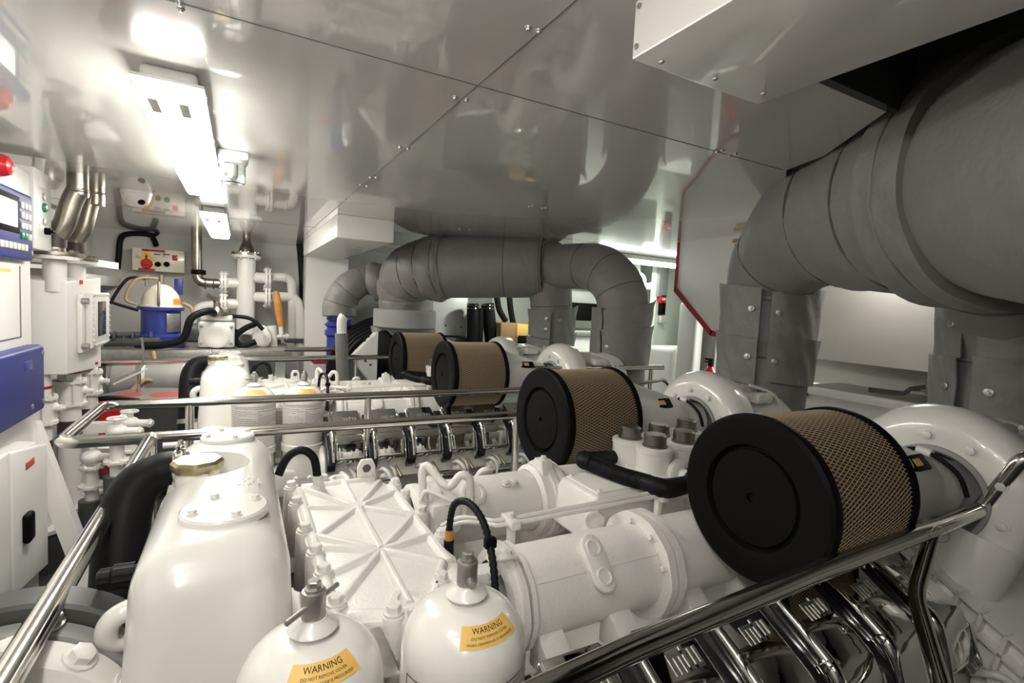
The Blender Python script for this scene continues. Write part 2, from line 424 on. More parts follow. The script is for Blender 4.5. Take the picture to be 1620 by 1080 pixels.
MB().bx((CX + .035, 2.78, .20), (CX + .039, 3.035, .36), .001).build('display_frame', Mt['black'], d)
MB().bx((CX + .037, 2.80, .225), (CX + .041, 3.005, .335), .001).build('display', Mt['screen'], d)
for r in range(4):
    for c in range(3):
        MB().bx((CX + .034, 3.06 + c * .043, .315 - r * .045), (CX + .041, 3.09 + c * .043, .345 - r * .045), .003).build('key', Mt['green'] if r == 3 and c < 2 else Mt['key'], d)
for c in range(8): MB().bx((CX + .034, 2.78 + c * .045, .128), (CX + .041, 2.812 + c * .045, .158), .003).build('key', Mt['key'], d)
MB().lathe((CX + .034, 3.19, .125), (1, 0, 0), [(.011, 0), (.011, .004), (0, .005)], 16).build('screw', Mt['zinc'], d)
d = MB().bx((CX, 2.55, -.62), (CX + .075, 3.20, -.305), .02, 4).build('cover_box', Mt['navy'], cab, label='plain dark blue cover box')
for y, z in ((3.02, -.575), (3.165, -.575), (3.165, -.345)): MB().lathe((CX + .074, y, z), (1, 0, 0), [(.013, 0), (.013, .004), (.009, .006), (0, .006)], 18).build('screw', Mt['zinc'], d)
MB().bx((CX + .07, 2.93, -.40), (CX + .0765, 3.03, -.36), .001).build('badge', Mt['blue'], d)
d = MB().lathe((CX, 2.89, .465), (1, 0, 0), [(.05, 0), (.05, .02)], 28).build('lamp_base', Mt['panel'], cab)
MB().lathe((CX + .02, 2.89, .465), (1, 0, 0), [(.045, 0), (.045, .012), (.036, .032), (.018, .041), (0, .043)], 32).build('red_lamp', Mt['red'], cab, label='domed red lamp')
MB().bx((CX - .001, 2.7, .03), (CX + .0015, 3.05, .045)).build('label_strip', Mt['amber'], cab)
# narrow switch strip behind the cabinet
t = thing('switch_box', (-1.1, 3.4, .2), 'narrow grey switch box with green lamp behind the tall cabinet', 'switch box')
MB().bx((-1.38, 3.36, .155), (-.90, 3.62, .555), .006).build('body', Mt['panel'], t)
f = -.90
MB().bx((f, 3.43, .47), (f + .004, 3.56, .515), .001).build('name_plate', Mt['paper'], t)
for z in (.43, .30): MB().lathe((f, 3.5, z), (1, 0, 0), [(.02, 0), (.02, .006), (.013, .008), (0, .008)], 20).build('indicator_ring', Mt['zinc'], t)
MB().lathe((f, 3.5, .375), (1, 0, 0), [(.024, 0), (.024, .006), (.018, .014), (0, .018)], 24).build('green_lamp', Mt['green'], t)
k = MB().bx((f, 3.43, .225), (f + .004, 3.56, .285), .001).build('switch_plate', Mt['paper'], t)
MB().cyl((f, 3.5, .255), (f + .03, 3.5, .255), .018).box((f + .035, 3.5, .255), (.016, .05, .014), .003).build('switch_knob', Mt['black'], t)
# low white cabinet
LX = -.80
t = thing('electrical_cabinet', (-1.05, 2.6, FZ), 'low white cabinet with black handle and red label at the lower left', 'cabinet')
rz = M.Rotation(0, 3, 'Z')
MB().hexa([(-1.30, 2.0, FZ), (LX - .03, 2.0, FZ), (LX - .03, 3.10, FZ), (-1.30, 3.10, FZ), (-1.30, 2.0, -.60), (LX - .03, 2.0, -.64), (LX - .03, 3.10, -.755), (-1.30, 3.10, -.70)], .008).build('body', Mt['panel'], t)
d = MB().hexa([(LX - .028, 2.69, -1.30), (LX, 2.69, -1.30), (LX, 3.12, -1.37), (LX - .028, 3.12, -1.37), (LX - .028, 2.69, -.69), (LX, 2.69, -.69), (LX, 3.12, -.77), (LX - .028, 3.12, -.77)], .012, 4).build('door', Mt['panel'], t)
MB().hexa([(LX - .028, 2.1, -1.28), (LX, 2.1, -1.28), (LX, 2.67, -1.30), (LX - .028, 2.67, -1.30), (LX - .028, 2.1, -.66), (LX, 2.1, -.66), (LX, 2.67, -.685), (LX - .028, 2.67, -.685)], .012, 4).build('door', Mt['panel'], t)
MB().box((LX + .012, 2.825, -1.06), (.03, .075, .13), .016, None, 4).build('handle', Mt['black'], d, label='black moulded handle')
MB().box((LX + .001, 2.89, -.80), (.003, .10, .03), 0).build('red_label', Mt['red'], d)
# diagonal brace behind the low cabinet
t = MB().tube([(-.93, 3.35, -.72), (-.62, 3.15, -1.62)], .055, 4, 1).build('diagonal_brace', Mt['white'], None, 20)
tag(t, 'white diagonal steel brace beside the low white cabinet', 'brace')

# ------------------------------------------------------------------ marine diesel engine (near one built, far one copied)
YM = 1.33
eng = thing('marine_diesel_engine', (.9, YM, FZ), 'nearest white diesel engine, filling the lower half of the photo', 'engine', 'white marine diesel engines')
FR = .222
# crankcase and cylinder banks, everything below the covers
m = MB().bx((.05, .88, FZ + .02), (2.2, 1.78, -.98), .02)
m.prism([(.74, -.98), (.56, -1.0), (.60, -.88), (.78, -.78), (.94, -.84), (1.02, -.95), (1.64, -.95), (1.72, -.84), (1.88, -.78), (2.06, -.88), (2.10, -1.0), (1.92, -.98)], (.42, 0, 0), (0, 1, 0), (0, 0, 1), (1.62, 0, 0), .012)
m.build('crankcase', Mt['cast'], eng)
m = MB()
for k in range(26): m.bolt((.3 + k * .066, .60, -.965), (0, -.6, .8), .009, .012)
m.build('bank_bolts', Mt['cast'], eng)
# expansion tank
m = MB().hexa([(-.168, .865, -.80), (.105, .865, -.80), (.105, 1.79, -.80), (-.168, 1.79, -.80), (-.150, .905, -.42), (.085, .93, -.42), (.085, 1.70, -.42), (-.145, 1.70, -.42)], .075, 6)
tank = m.build('expansion_tank', Mt['tank'], eng, 50)
cut = bpy.data.meshes.new('cut'); cb = MB(); cb.lathe((-.10, 1.40, -.50), (0, 0, 1), [(0, 0), (.06, .0), (.10, .02), (.118, .10), (.125, .3), (0, .3)], 40)
bmesh.ops.scale(cb.bm, vec=(1.15, .95, 1), space=M.Translation((.10, -1.40, 0)), verts=cb.bm.verts)
off = OFF[eng.name]; bmesh.ops.translate(cb.bm, vec=-off, verts=cb.bm.verts); cb.bm.to_mesh(cut); cb.bm.free()
co = bpy.data.objects.new('cut', cut); COL.objects.link(co); co.parent = eng
md = tank.modifiers.new('b', 'BOOLEAN'); md.object = co; md.operation = 'DIFFERENCE'; md.solver = 'EXACT'
bv = tank.modifiers.new('v', 'BEVEL'); bv.width = .006; bv.segments = 3; bv.limit_method = 'ANGLE'; bv.angle_limit = math.radians(38)
bpy.context.view_layer.update()
dg = bpy.context.evaluated_depsgraph_get(); nm = bpy.data.meshes.new_from_object(tank.evaluated_get(dg))
tank.modifiers.clear(); tank.data = nm; bpy.data.objects.remove(co)
for p in nm.polygons: p.use_smooth = True
nm.set_sharp_from_angle(angle=math.radians(50))
MB().bx((-.205, .84, -.84), (.125, 1.81, -.795), .012, 3).bx((-.19, .835, -.98), (.11, 1.8, -.84), .02).build('tank_base', Mt['tank'], eng)
m = MB().lathe((-.02, 1.075, -.424), (0, 0, 1), [(.075, 0), (.075, .011), (.071, .015), (0, .016)], 48)
for a in (20, 110, 200, 290): m.bolt((-.02 + .055 * math.cos(math.radians(a)), 1.075 + .055 * math.sin(math.radians(a)), -.409), (0, 0, 1), .008, .009)
m.build('inspection_flange', Mt['tank'], tank)
m = MB().lathe((-.025, 1.625, -.424), (0, 0, 1), [(.068, 0), (.068, .012), (.064, .016), (0, .017)], 48)
for a in (20, 110, 200, 290): m.bolt((-.025 + .052 * math.cos(math.radians(a)), 1.625 + .052 * math.sin(math.radians(a)), -.408), (0, 0, 1), .007, .008)
m.build('inspection_flange', Mt['tank'], tank)
MB().lathe((-.085, 1.40, -.505), (0, 0, 1), [(.048, 0), (.046, .075), (.05, .08)], 36).build('filler_neck', Mt['tank'], tank)
m = MB().lathe((-.085, 1.40, -.428), (0, 0, 1), [(0, -.004), (.051, -.004), (.054, .004), (.054, .014), (.048, .021), (.02, .022), (0, .019)], 64, lobes=8, lobe=.035)
cap = m.build('filler_cap', Mt['brass'], tank, 30, 'octagonal brass filler cap')
m = MB()
for k in range(9): m.torus((-.062 + .004 * k * (1 - k * .05), 1.352 - .004 * k, -.428 - .009 * k), ((1, 0, 0) if k % 2 else (0, 1, .3)), .0045, .0013, 10, 5)
m.build('cap_chain', Mt['zinc'], tank)
W3 = lambda o, u, v: (lambda x, y, z: V(o) + V(u) * x + V(v) * y + V(u).cross(V(v)) * z)
def cast_marks(o, u, v, rows, cols, par, mtl, seed=1):
    """worn, unreadable raised casting marks"""
    rd = random.Random(seed); m = MB(); o, u, v = V(o), V(u), V(v); w = u.cross(v)
    for r in range(rows):
        for c in range(cols):
            if rd.random() < .2: continue
            p = o + u * (c * .010) - v * (r * .018)
            m.prism([(0, 0), (.0025, 0), (.0025, .013), (0, .013)], p, u, v, w * .0018)
            if rd.random() < .7: m.prism([(0, .006 + .005 * rd.random()), (.007, .006), (.007, .0085), (0, .0085)], p, u, v, w * .0018)
    return m.build('casting_marks', mtl, par)
cast_marks((.00, 1.25, -.4205), (1, 0, 0), (0, 1, 0), 3, 5, tank, Mt['tank'])
MB().tube([(-.12, 1.03, -.545), (-.165, 1.01, -.545), (-.186, 1.01, -.565), (-.182, 1.02, -.60), (-.13, 1.05, -.615)], .017, 14).build('side_pipe', Mt['tank'], tank)
m = MB().cyl((-.12, 1.09, -.515), (-.165, 1.08, -.515), .016).lathe((-.16, 1.08, -.515), (-1, 0, 0), [(.02, 0), (.021, .03), (.017, .034), (.017, .05), (.012, .054), (0, .054)], 24, lobes=12, lobe=.04)
m.build('sensor_plug', Mt['rubber'], tank)
# big black coolant hose on the left of the tank with its clamp
m = MB().tube([(-.11, 1.50, -.455), (-.165, 1.50, -.46), (-.215, 1.48, -.49), (-.235, 1.44, -.56), (-.235, 1.38, -.70), (-.235, 1.33, -.86)], [.038, .046, .052, .055, .055, .055], 24, 8)
hs = m.build('coolant_hose', Mt['rubber'], eng, label='thick black rubber hose')
m = MB().cyl((-.118, 1.50, -.454), (-.140, 1.50, -.456), .044, None, 32).torus((-.118, 1.5, -.454), (1, 0, 0), .044, .0025).torus((-.14, 1.5, -.456), (1, 0, 0), .044, .0025)
m.box((-.128, 1.50, -.405), (.02, .022, .016), .003).bolt((-.128, 1.5, -.398), (0, 0, 1), .007, .014).bolt((-.128, 1.512, -.403), (0, 1, 0), .006, .012)
m.build('hose_clamp', Mt['chrome'], hs, label='shiny hose clamp')
MB().cyl((-.235, 1.352, -.785), (-.235, 1.345, -.81), .0575, None, 32).build('hose_clamp', Mt['zinc'], hs)
MB().tube([(-.235, 1.33, -.84), (-.235, 1.31, -1.0), (-.235, 1.28, -1.3)], .047, 24, 14, True, lambda i: 1 + .06 * math.cos(i * PI)).build('corrugated_sleeve', Mt['rubber'], hs)
# ribbed front cover between tank and charge air pipes
PX0, PX1, PY0, PY1, PZ = .155, .455, .93, 1.70, -.60
out = [(.165, .95), (.30, .90), (.36, .905), (.455, 1.03), (.47, 1.10), (.455, 1.20), (.455, 1.62), (.41, 1.70), (.22, 1.715), (.15, 1.68), (.15, 1.30), (.165, 1.2)]
fc = MB().prism(out, (0, 0, -.72), (1, 0, 0), (0, 1, 0), (0, 0, .105), .006).build('front_cover', Mt['cast'], eng)
m = MB()
def rib(a, b_, h=.014, w=.009):
    a, b_ = V((*a, -.617)), V((*b_, -.617)); d = (b_ - a).normalized(); n = V((-d.y, d.x, 0)) * w
    m.hexa([a - n * 1.5, b_ - n * 1.5, b_ + n * 1.5, a + n * 1.5, a - n * .6 + V((0, 0, h)), b_ - n * .6 + V((0, 0, h)), b_ + n * .6 + V((0, 0, h)), a + n * .6 + V((0, 0, h))], .003, 2)
C1, C2 = (.31, 1.47), (.31, 1.19)
for q in ((.18, 1.68), (.31, 1.70), (.42, 1.66), (.18, 1.52), (.445, 1.55), (.18, 1.32), (.445, 1.36)): rib(C1, q)
for q in ((.18, 1.26), (.445, 1.22), (.19, 1.02), (.43, 1.08), (.31, .95)): rib(C2, q)
rib(C1, C2, .016, .011)
for a, b_ in (((.17, 1.68), (.17, .97)), ((.445, 1.62), (.445, 1.08)), ((.18, 1.695), (.41, 1.695)), ((.19, .965), (.30, .925)), ((.37, .93), (.445, 1.04))): rib(a, b_, .012, .011)
rib((.18, 1.32), (.31, 1.19)); rib((.445, 1.36), (.31, 1.19)); rib((.19, 1.13), (.31, 1.19)); rib((.43, 1.08), (.36, .95))
m.lathe((*C1, -.617), (0, 0, 1), [(.026, 0), (.022, .015), (0, .016)], 24)
m.build('stiffening_ribs', Mt['cast'], fc)
m = MB()
for x, y in ((.15, 1.69), (.152, 1.55), (.155, 1.36), (.165, 1.23), (.17, 1.13), (.175, 1.0), (.458, 1.61), (.46, 1.50), (.468, 1.36), (.47, 1.20), (.25, 1.72), (.40, 1.71), (.395, 1.0), (.27, .925)):
    m.cyl((x, y, -.76), (x, y, -.608), .024, .022, 18, .002)
    m.bolt((x, y, -.608), (0, 0, 1), .0145, .020)
m.build('bolt_bosses', Mt['cast'], fc)
m = MB().lathe((.312, .962, -.72), (0, 0, 1), [(.04, 0), (.04, .112), (.036, .116), (.024, .116), (.022, .104), (0, .104)], 32).lathe((.30, 1.725, -.72), (0, 0, 1), [(.036, 0), (.036, .11), (.032, .114), (.021, .114), (.02, .104), (0, .104)], 32)
m.build('ring_bosses', Mt['cast'], fc)
MB().bx((.18, .94, -1.15), (.45, 1.7, -.70), .02).build('timing_case', Mt['cast'], eng)
m = MB().prism([(-.03, 0), (.03, 0), (.03, .05), (.018, .075), (-.018, .075), (-.03, .05)], (.385, 1.70, -.62), (1, 0, 0), (0, 0, 1), (0, .014, 0), .004)
m.torus((.385, 1.707, -.575), (0, 1, 0), .02, .006).build('lifting_eye', Mt['cast'], eng)
m = MB().lathe((.385, 1.6985, -.575), (0, -1, 0), [(.014, 0), (0, .0004)], 20); m.build('eye_hole', Mt['darkgrey'], eng)
# thermostat side housings and their hoses
m = MB().lathe((.47, 1.50, -.70), (1, 0, 0), [(.10, 0), (.12, .012), (.12, .035), (.115, .04), (.115, .05), (.12, .055), (.12, .09), (.10, .10)], 40)
m.box((.56, 1.47, -.655), (.10, .17, .10), .018).build('water_manifold', Mt['cast'], eng)
MB().tube([(.50, 1.44, -.60), (.50, 1.46, -.525), (.515, 1.45, -.505), (.545, 1.40, -.545), (.565, 1.385, -.55), (.59, 1.37, -.515), (.615, 1.36, -.53), (.618, 1.36, -.60)], .0125, 14, 8).build('vent_pipe', Mt['cast'], eng)
MB().tube([(.47, 1.38, -.58), (.49, 1.38, -.555), (.55, 1.33, -.575), (.62, 1.31, -.60)], .006, 10).build('vent_pipe', Mt['cast'], eng)
m = MB().lathe((.618, 1.36, -.64), (0, 0, 1), [(.022, 0), (.022, .03), (.016, .035), (.016, .06)], 6)
m.lathe((.50, 1.44, -.64), (0, 0, 1), [(.02, 0), (.02, .03), (.016, .035), (.015, .06)], 6).build('pipe_unions', Mt['cast'], eng)
MB().tube([(.475, 1.16, -.63), (.475, 1.16, -.56), (.482, 1.15, -.505), (.497, 1.10, -.485), (.505, 1.03, -.505), (.50, .965, -.56), (.495, .93, -.63), (.492, .92, -.68)], .0085, 12, 12, True, lambda i: 1 + .1 * math.cos(i * PI)).build('sensor_conduit', Mt['rubber'], eng, label='black corrugated sensor conduit')
MB().cyl((.475, 1.16, -.60), (.475, 1.16, -.575), .011).build('conduit_ring', Mt['wood'], eng)
m = MB().cyl((.475, 1.16, -.655), (.475, 1.16, -.60), .012, .013, 16, .002).box((.475, 1.158, -.632), (.02, .024, .02), .004); m.build('sensor_connector', Mt['rubber'], eng)
MB().box((.503, .985, -.535), (.028, .02, .024), .005).build('conduit_clip', Mt['black'], eng)
m = MB().lathe((.43, 1.02, -.655), (.2, -1, .1), [(.055, 0), (.055, .04), (.045, .06), (.045, .08), (.035, .09), (.03, .075), (0, .07)], 28)
m.box((.49, 1.02, -.635), (.10, .05, .05), .012).bolt((.52, .99, -.61), (0, -.3, 1), .011, .012); m.build('thermostat_outlet', Mt['cast'], eng)
m = MB().box((.535, .985, -.575), (.07, .03, .008), .002).bolt((.55, .985, -.571), (0, 0, 1), .009, .01); m.build('clip_bracket', Mt['cast'], eng)
# black loop hose by the tank
MB().tube([(.11, 1.66, -.555), (.135, 1.67, -.505), (.175, 1.67, -.485), (.21, 1.66, -.51), (.222, 1.65, -.575)], .0125, 14).build('loop_hose', Mt['rubber'], eng)
MB().tube([(.222, 1.65, -.565), (.224, 1.65, -.59), (.232, 1.66, -.61)], .016, 10).lathe((.222, 1.65, -.62), (0, 0, 1), [(.02, 0), (.02, .02), (.012, .03)], 6).build('hose_elbow', Mt['cast'], eng)
# charge air pipes of the two banks
def charge_pipe(y, z, r, s):
    nrm = V((0, -s, 1)).normalized(); tg = V((0, 1, s)).normalized()  # tg runs up over the pipe
    cp = MB().lathe((.55, y, z), (1, 0, 0), [(r * .8, 0), (r + .004, .004), (r + .004, .03), (r - .004, .033), (r, .05), (r, .45), (r, .52), (r, .95), (r * .9, 1.0), (0, 1.0)], 56).build('charge_air_pipe', Mt['cast'], eng)
    m = MB()
    for x, th, ex in ((.578, .012, .018), (.600, .012, .014), (1.012, .024, .032), (1.042, .024, .032)):
        m.lathe((x - th / 2, y, z), (1, 0, 0), [(r * .9, 0), (r + ex, 0), (r + ex, th), (r * .9, th)], 40, lobes=10, lobe=.012)
    m.build('pipe_flanges', Mt['cast'], cp, 30)
    m = MB()
    for a in range(20, 180, 40):
        d = V((0, -s * math.cos(math.radians(a)), math.sin(math.radians(a))))
        m.bolt(V((1.0, y, z)) + d * (r + .01), (-1, 0, 0), .009, .012); m.bolt(V((1.055, y, z)) + d * (r + .01), (1, 0, 0), .009, .012)
    m.build('flange_bolts', Mt['cast'], cp)
    # two-hole cast port, long side round the pipe
    c = V((.80, y, z)) + nrm * (r - .004)
    poly = []
    for k in range(13): a = -PI / 2 + PI * k / 12; poly.append((.042 + .03 * math.cos(a), .03 * math.sin(a)))
    for k in range(13): a = PI / 2 + PI * k / 12; poly.append((-.042 + .03 * math.cos(a), .03 * math.sin(a)))
    m = MB(); m.prism(poly, c, tg, (1, 0, 0), nrm * .015, .004)
    for q in (-.036, .036): m.torus(c + tg * q + nrm * .015, nrm, .0185, .004, 28, 8)
    m.build('eight_port', Mt['cast'], cp)
    m = MB()
    for q in (-.036, .036): m.lathe(c + tg * q + nrm * .0142, nrm, [(.0165, 0), (.016, .0012), (0, .0016)], 24)
    m.build('port_plugs', Mt['cast'], cp)
    m = MB(); m.prism([(0, -.0022), (1, -.0022), (1, .0022), (0, .0022)], V((.61, y, z)) + V((0, -s * .78, .626)) * (r - .001), (.40, 0, 0), tg, V((0, -s * .78, .626)) * .003); m.build('seam', Mt['white'], cp)
    # lugs down to the heads
    for x in (.66, .87, 1.13, 1.35):
        m = MB(); o = V((x - .035, y - s * r * .55, z - .02))
        m.prism([(0, -.005), (-s * .085, -.07), (-s * .13, -.095), (-s * .13, -.115), (0, -.125)], o, (0, 1, 0), (0, 0, 1), (.07, 0, 0), .006)
        m.box((x, y - s * (r * .55 + .10), z - .118), (.12, .07, .022), .006)
        for dx in (-.045, .045): m.bolt((x + dx, y - s * (r * .55 + .105), z - .107), (0, 0, 1), .010, .014)
        m.build('pipe_lug', Mt['cast'], cp)
    return cp
cpA = charge_pipe(1.05, -.715, .112, 1)
cpB = charge_pipe(1.585, -.72, .108, -1)
cast_marks((.90, 1.552, -.622), (1, 0, 0), V((0, .93, .36)).normalized(), 2, 7, cpB, Mt['cast'], 3)
m = MB()
for x in (.83, .86): m.bolt((x, 1.53, -.625), (0, -.45, .9), .013, .012)
m.lathe((.70, 1.515, -.64), (0, -.65, .76), [(.045, -.01), (.045, .008), (.04, .011), (.03, .011), (.028, .008), (0, .008)], 32)
m.build('sensor_bosses', Mt['cast'], cpB)
m = MB().prism([(-.05, 0), (.05, 0), (.025, .07), (-.025, .07)], (.975, 1.56, -.63), (0, 1, 0), (0, 0, 1), (.05, 0, 0), .006).bolt((1.0, 1.56, -.56), (0, 0, 1), .011, .01)
m.lathe((.955, 1.585, -.72), (1, 0, 0), [(.11, 0), (.128, .01), (.128, .05), (.11, .06)], 40); m.build('pipe_bracket', Mt['cast'], cpB)
# fuel lines over the valley
m = MB()
for dy, dz in ((0, 0), (.022, .004)):
    m.tube([(.50, 1.26 + dy, -.62), (.545, 1.23 + dy, -.595 + dz), (.60, 1.185 + dy, -.592 + dz), (.66, 1.165 + dy, -.59 + dz), (1.0, 1.16 + dy, -.585 + dz), (1.5, 1.16 + dy, -.58 + dz)], .0065, 10)
fl = m.build('fuel_lines', Mt['cast'], eng)
for x in (.66, 1.20):
    m = MB().box((x, 1.175, -.588), (.03, .07, .026), .005).bolt((x, 1.175, -.576), (0, 0, 1), .009, .012).box((x, 1.17, -.625), (.02, .02, .06), .003); m.build('line_clamp', Mt['cast'], fl)
# valley cover box
m = MB().hexa([(.98, 1.23, -.75), (1.50, 1.23, -.75), (1.50, 1.50, -.75), (.98, 1.50, -.75), (1.02, 1.26, -.60), (1.46, 1.26, -.59), (1.46, 1.47, -.585), (1.02, 1.47, -.60)], .014, 3)
vb = m.build('valley_cover', Mt['cast'], eng)
m = MB().hexa([(1.035, 1.275, -.602), (1.44, 1.275, -.592), (1.44, 1.455, -.588), (1.035, 1.455, -.602), (1.035, 1.275, -.594), (1.44, 1.275, -.584), (1.44, 1.455, -.580), (1.035, 1.455, -.594)], .003)
m.build('cover_plate', Mt['cast'], vb)
m = MB()
for x in (1.05, 1.18, 1.31, 1.425):
    for y in (1.285, 1.445): m.bolt((x, y, -.594 + (x - 1.05) * .03), (0, 0, 1), .007, .007)
m.build('plate_bolts', Mt['cast'], vb)
MB().lathe((1.0, 1.24, -.66), (-.6, -1, 0), [(.03, 0), (.03, .02), (.024, .022), (0, .018)], 24).build('round_plug', Mt['cast'], vb)
# crankcase breather cluster with metal caps
br = MB().bx((1.30, 1.30, -.75), (1.78, 1.56, -.60), .02, 3).build('breather_block', Mt['cast'], eng)
for x, y in ((1.36, 1.50), (1.37, 1.375), (1.51, 1.50), (1.53, 1.385), (1.70, 1.53)):
    MB().lathe((x, y, -.62), (0, 0, 1), [(.065, 0), (.065, .105), (.068, .107), (.068, .122), (.06, .125), (0, .125)], 32).build('canister', Mt['white'], br)
    MB().lathe((x, y, -.495), (0, 0, 1), [(.046, 0), (.046, .006), (.041, .008), (.041, .042), (.036, .047), (.03, .047), (0, .046)], 36).build('canister_cap', Mt['cap'], br, label='turned grey metal cap')
m = MB().lathe((1.42, 1.31, -.58), (0, -1, 0), [(.05, 0), (.05, .02), (.04, .03), (.026, .032), (.026, .06), (0, .06)], 28)
for a in range(6): m.bolt((1.42 + .04 * math.cos(a), 1.29, -.58 + .04 * math.sin(a)), (0, -1, 0), .006, .006)
m.build('breather_outlet', Mt['white'], br)
m = MB().tube([(1.33, 1.52, -.575), (1.22, 1.505, -.565), (1.14, 1.49, -.555)], .027, 20)
m.tube([(1.14, 1.50, -.556), (1.12, 1.47, -.555), (1.13, 1.44, -.555)], .030, 20)
hb = m.build('breather_hose', Mt['rubber'], eng, label='black ribbed breather hose')
MB().tube([(1.125, 1.46, -.555)] + [(1.125 + .06 * k / 8, 1.46 - .26 * k / 8, -.555 - .006 * math.sin(PI * k / 8)) for k in range(1, 9)], .027, 20, 10, True, lambda i: 1 + .07 * math.cos(i * PI / 1.5)).build('ribbed_section', Mt['rubber'], hb)
MB().tube([(1.18, 1.215, -.556), (1.19, 1.165, -.556), (1.22, 1.145, -.556), (1.30, 1.14, -.55), (1.42, 1.18, -.56), (1.43, 1.27, -.58)], [.028, .031, .031, .028, .026, .026], 20).build('hose_end', Mt['rubber'], hb)
# air filters and turbochargers
def air_filter(y, z, x0, x1, r, ty, tz, tx):
    af = MB().lathe((x0, y, z), (1, 0, 0), [(0, .012), (.012, .012), (.012, .0), (r * .56, .002), (r * .575, .012), (r * .60, .014), (r * .63, -.004), (r * .66, -.006), (r * .95, -.004), (r * .99, .002), (r * 1.0, .012), (r * .985, .03), (r * .95, .032)], 96)
    af = af.build('air_filter', Mt['black'], eng, 30, 'black round air filter end plate')
    MB().lathe((x0 + .0115, y, z), (-1, 0, 0), [(.016, 0), (.014, .003), (.006, .003), (.005, 0), (0, 0)], 24).build('centre_bolt', Mt['rubber'], af)
    MB().lathe((x0 + .02, y, z), (1, 0, 0), [(r * .93, 0), (r * .93, x1 - x0 - .03)], 96).build('paper_element', Mt['pleat'], af)
    m = MB(); b = bmesh.new(); NS, K, RR = 112, 15, r * .955; L = x1 - x0 - .03; tw = 2 * PI * (L / .021) / NS * .80
    for sgn in (1, -1):
        for i in range(NS):
            a0 = 2 * PI * i / NS; prev = None
            for k in range(K + 1):
                t = k / K; a = a0 + sgn * tw * t; x = x0 + .02 + L * t; ring = []
                rr = RR + (.0006 if sgn > 0 else -.0006)
                for da, dr in ((-.0062, 0), (0, .0016), (.0062, 0)):
                    aa = a + da; q = rr + dr; ring.append(b.verts.new((x, y + q * math.cos(aa), z + q * math.sin(aa))))
                if prev:
                    for j in range(2): b.faces.new((prev[j], ring[j], ring[j + 1], prev[j + 1]))
                prev = ring
    m._take(b); m.build('wire_screen', Mt['mesh'], af, 60, 'tan expanded metal screen')
    MB().lathe((x1 - .03, y, z), (1, 0, 0), [(r * .93, 0), (r * .985, 0), (r * 1.0, .008), (r * 1.0, .02), (r * .93, .032), (r * .5, .034)], 96).build('rear_band', Mt['black'], af)
    m = MB(); p0, p1 = V((x1, y, z)), V((tx, ty, tz)); d = p1 - p0
    m.lathe(p0, d, [(r * .82, 0), (r * .80, .03), (r * .74, .06), (.108, d.length * .78), (.098, d.length * .84), (.098, d.length + .03)], 56)
    ic = m.build('intake_cone', Mt['white'], af)
    n = V((0, -.75, .66)); c = p0 + d * .42 + n * .135
    m = MB(); m.box(c, (.12, .05, .012), .006, M.Rotation(math.atan2(.75, .66), 3, 'X')); m.build('black_badge', Mt['black'], ic)
    MB().box(c + n * .0065, (.035, .022, .003), 0, M.Rotation(math.atan2(.75, .66), 3, 'X')).build('badge_mark', Mt['amber'], ic)
    return af
def turbo(y, z, x, dirn, intake):
    tb = MB(); b = bmesh.new(); n = 72; rows = []
    for i in range(n):                                   # spiral casing, growing round to the outlet
        t = ((dirn * i / n) + .78) % 1.0; ro = .245 + .055 * t; a = 2 * PI * i / n; w = .15 + .05 * t
        pr = [(.118, .10), (.128, .02), (.134, .008), (.15, .004), (ro - .075, .002), (ro - .045, .010), (ro - .018, .030), (ro - .003, .065), (ro, .09), (ro - .01, w - .02), (ro - .05, w + .01), (.15, w + .02), (.10, w + .02)]
        rows.append([b.verts.new((x + q, y + r * math.cos(a), z + r * math.sin(a))) for r, q in pr])
    for i in range(n):
        A, B = rows[i], rows[(i + 1) % n]
        for j in range(len(A) - 1): b.faces.new((A[j], A[j + 1], B[j + 1], B[j]))
    bmesh.ops.recalc_face_normals(b, faces=b.faces); tb._take(b)
    tb.lathe((x + .17, y, z), (1, 0, 0), [(.12, 0), (0, 0)], 48)
    tc = tb.build('turbocharger', Mt['tank'], eng, 42)
    MB().lathe((x, y, z), (1, 0, 0), [(.152, .006), (.150, -.004), (.138, -.006), (.130, .004), (.120, .06), (0, .06)], 56).build('inlet_ring', Mt['grey'], tc, label='dark grey inlet ring')
    m = MB()
    for i in range(10):
        a = 2 * PI * i / 10 + .2; m.bolt((x + .004, y + .182 * math.cos(a), z + .182 * math.sin(a)), (-1, 0, 0), .013, .012)
    m.build('volute_bolts', Mt['white'], tc)
    m = MB().lathe((x + .2, y, z), (1, 0, 0), [(.13, 0), (.17, .01), (.17, .05), (.14, .06), (.12, .10), (.15, .16), (.19, .20), (.21, .26), (.19, .34), (.12, .36)], 48)
    for a in (30, 75, 120, 160): m.box((x + .22, y + .19 * math.cos(math.radians(a)), z + .19 * math.sin(math.radians(a))), (.09, .06, .06), .012, M.Rotation(math.radians(a), 3, 'X'))
    m.box((x + .35, y + .02, z + .17), (.16, .18, .07), .02).box((x + .30, y - .15, z + .16), (.12, .07, .05), .015)
    m.build('turbine_housing', Mt['cast'], tc)
    MB().tube([(x + .25, y - .12, z + .22), (x + .38, y - .17, z + .17), (x + .46, y - .2, z + .02)], .008, 8).build('oil_line', Mt['cast'], tc)
    m = MB().tube([(x - .0, y + .10, z + .085), (x - .05, y + .04, z + .135), (x - .06, y - .03, z + .13), (x - .05, y - .085, z + .09), (x - .045, y - .11, z + .03)], .007, 10); m.build('speed_sensor_cable', Mt['rubber'], tc)
    MB().cyl((x - .055, y + .02, z + .14), (x - .06, y - .02, z + .135), .013).build('cable_connector', Mt['white'], tc)
    return tc
air_filter(.825, -.462, 1.17, 1.55, .216, .765, -.50, 1.93)
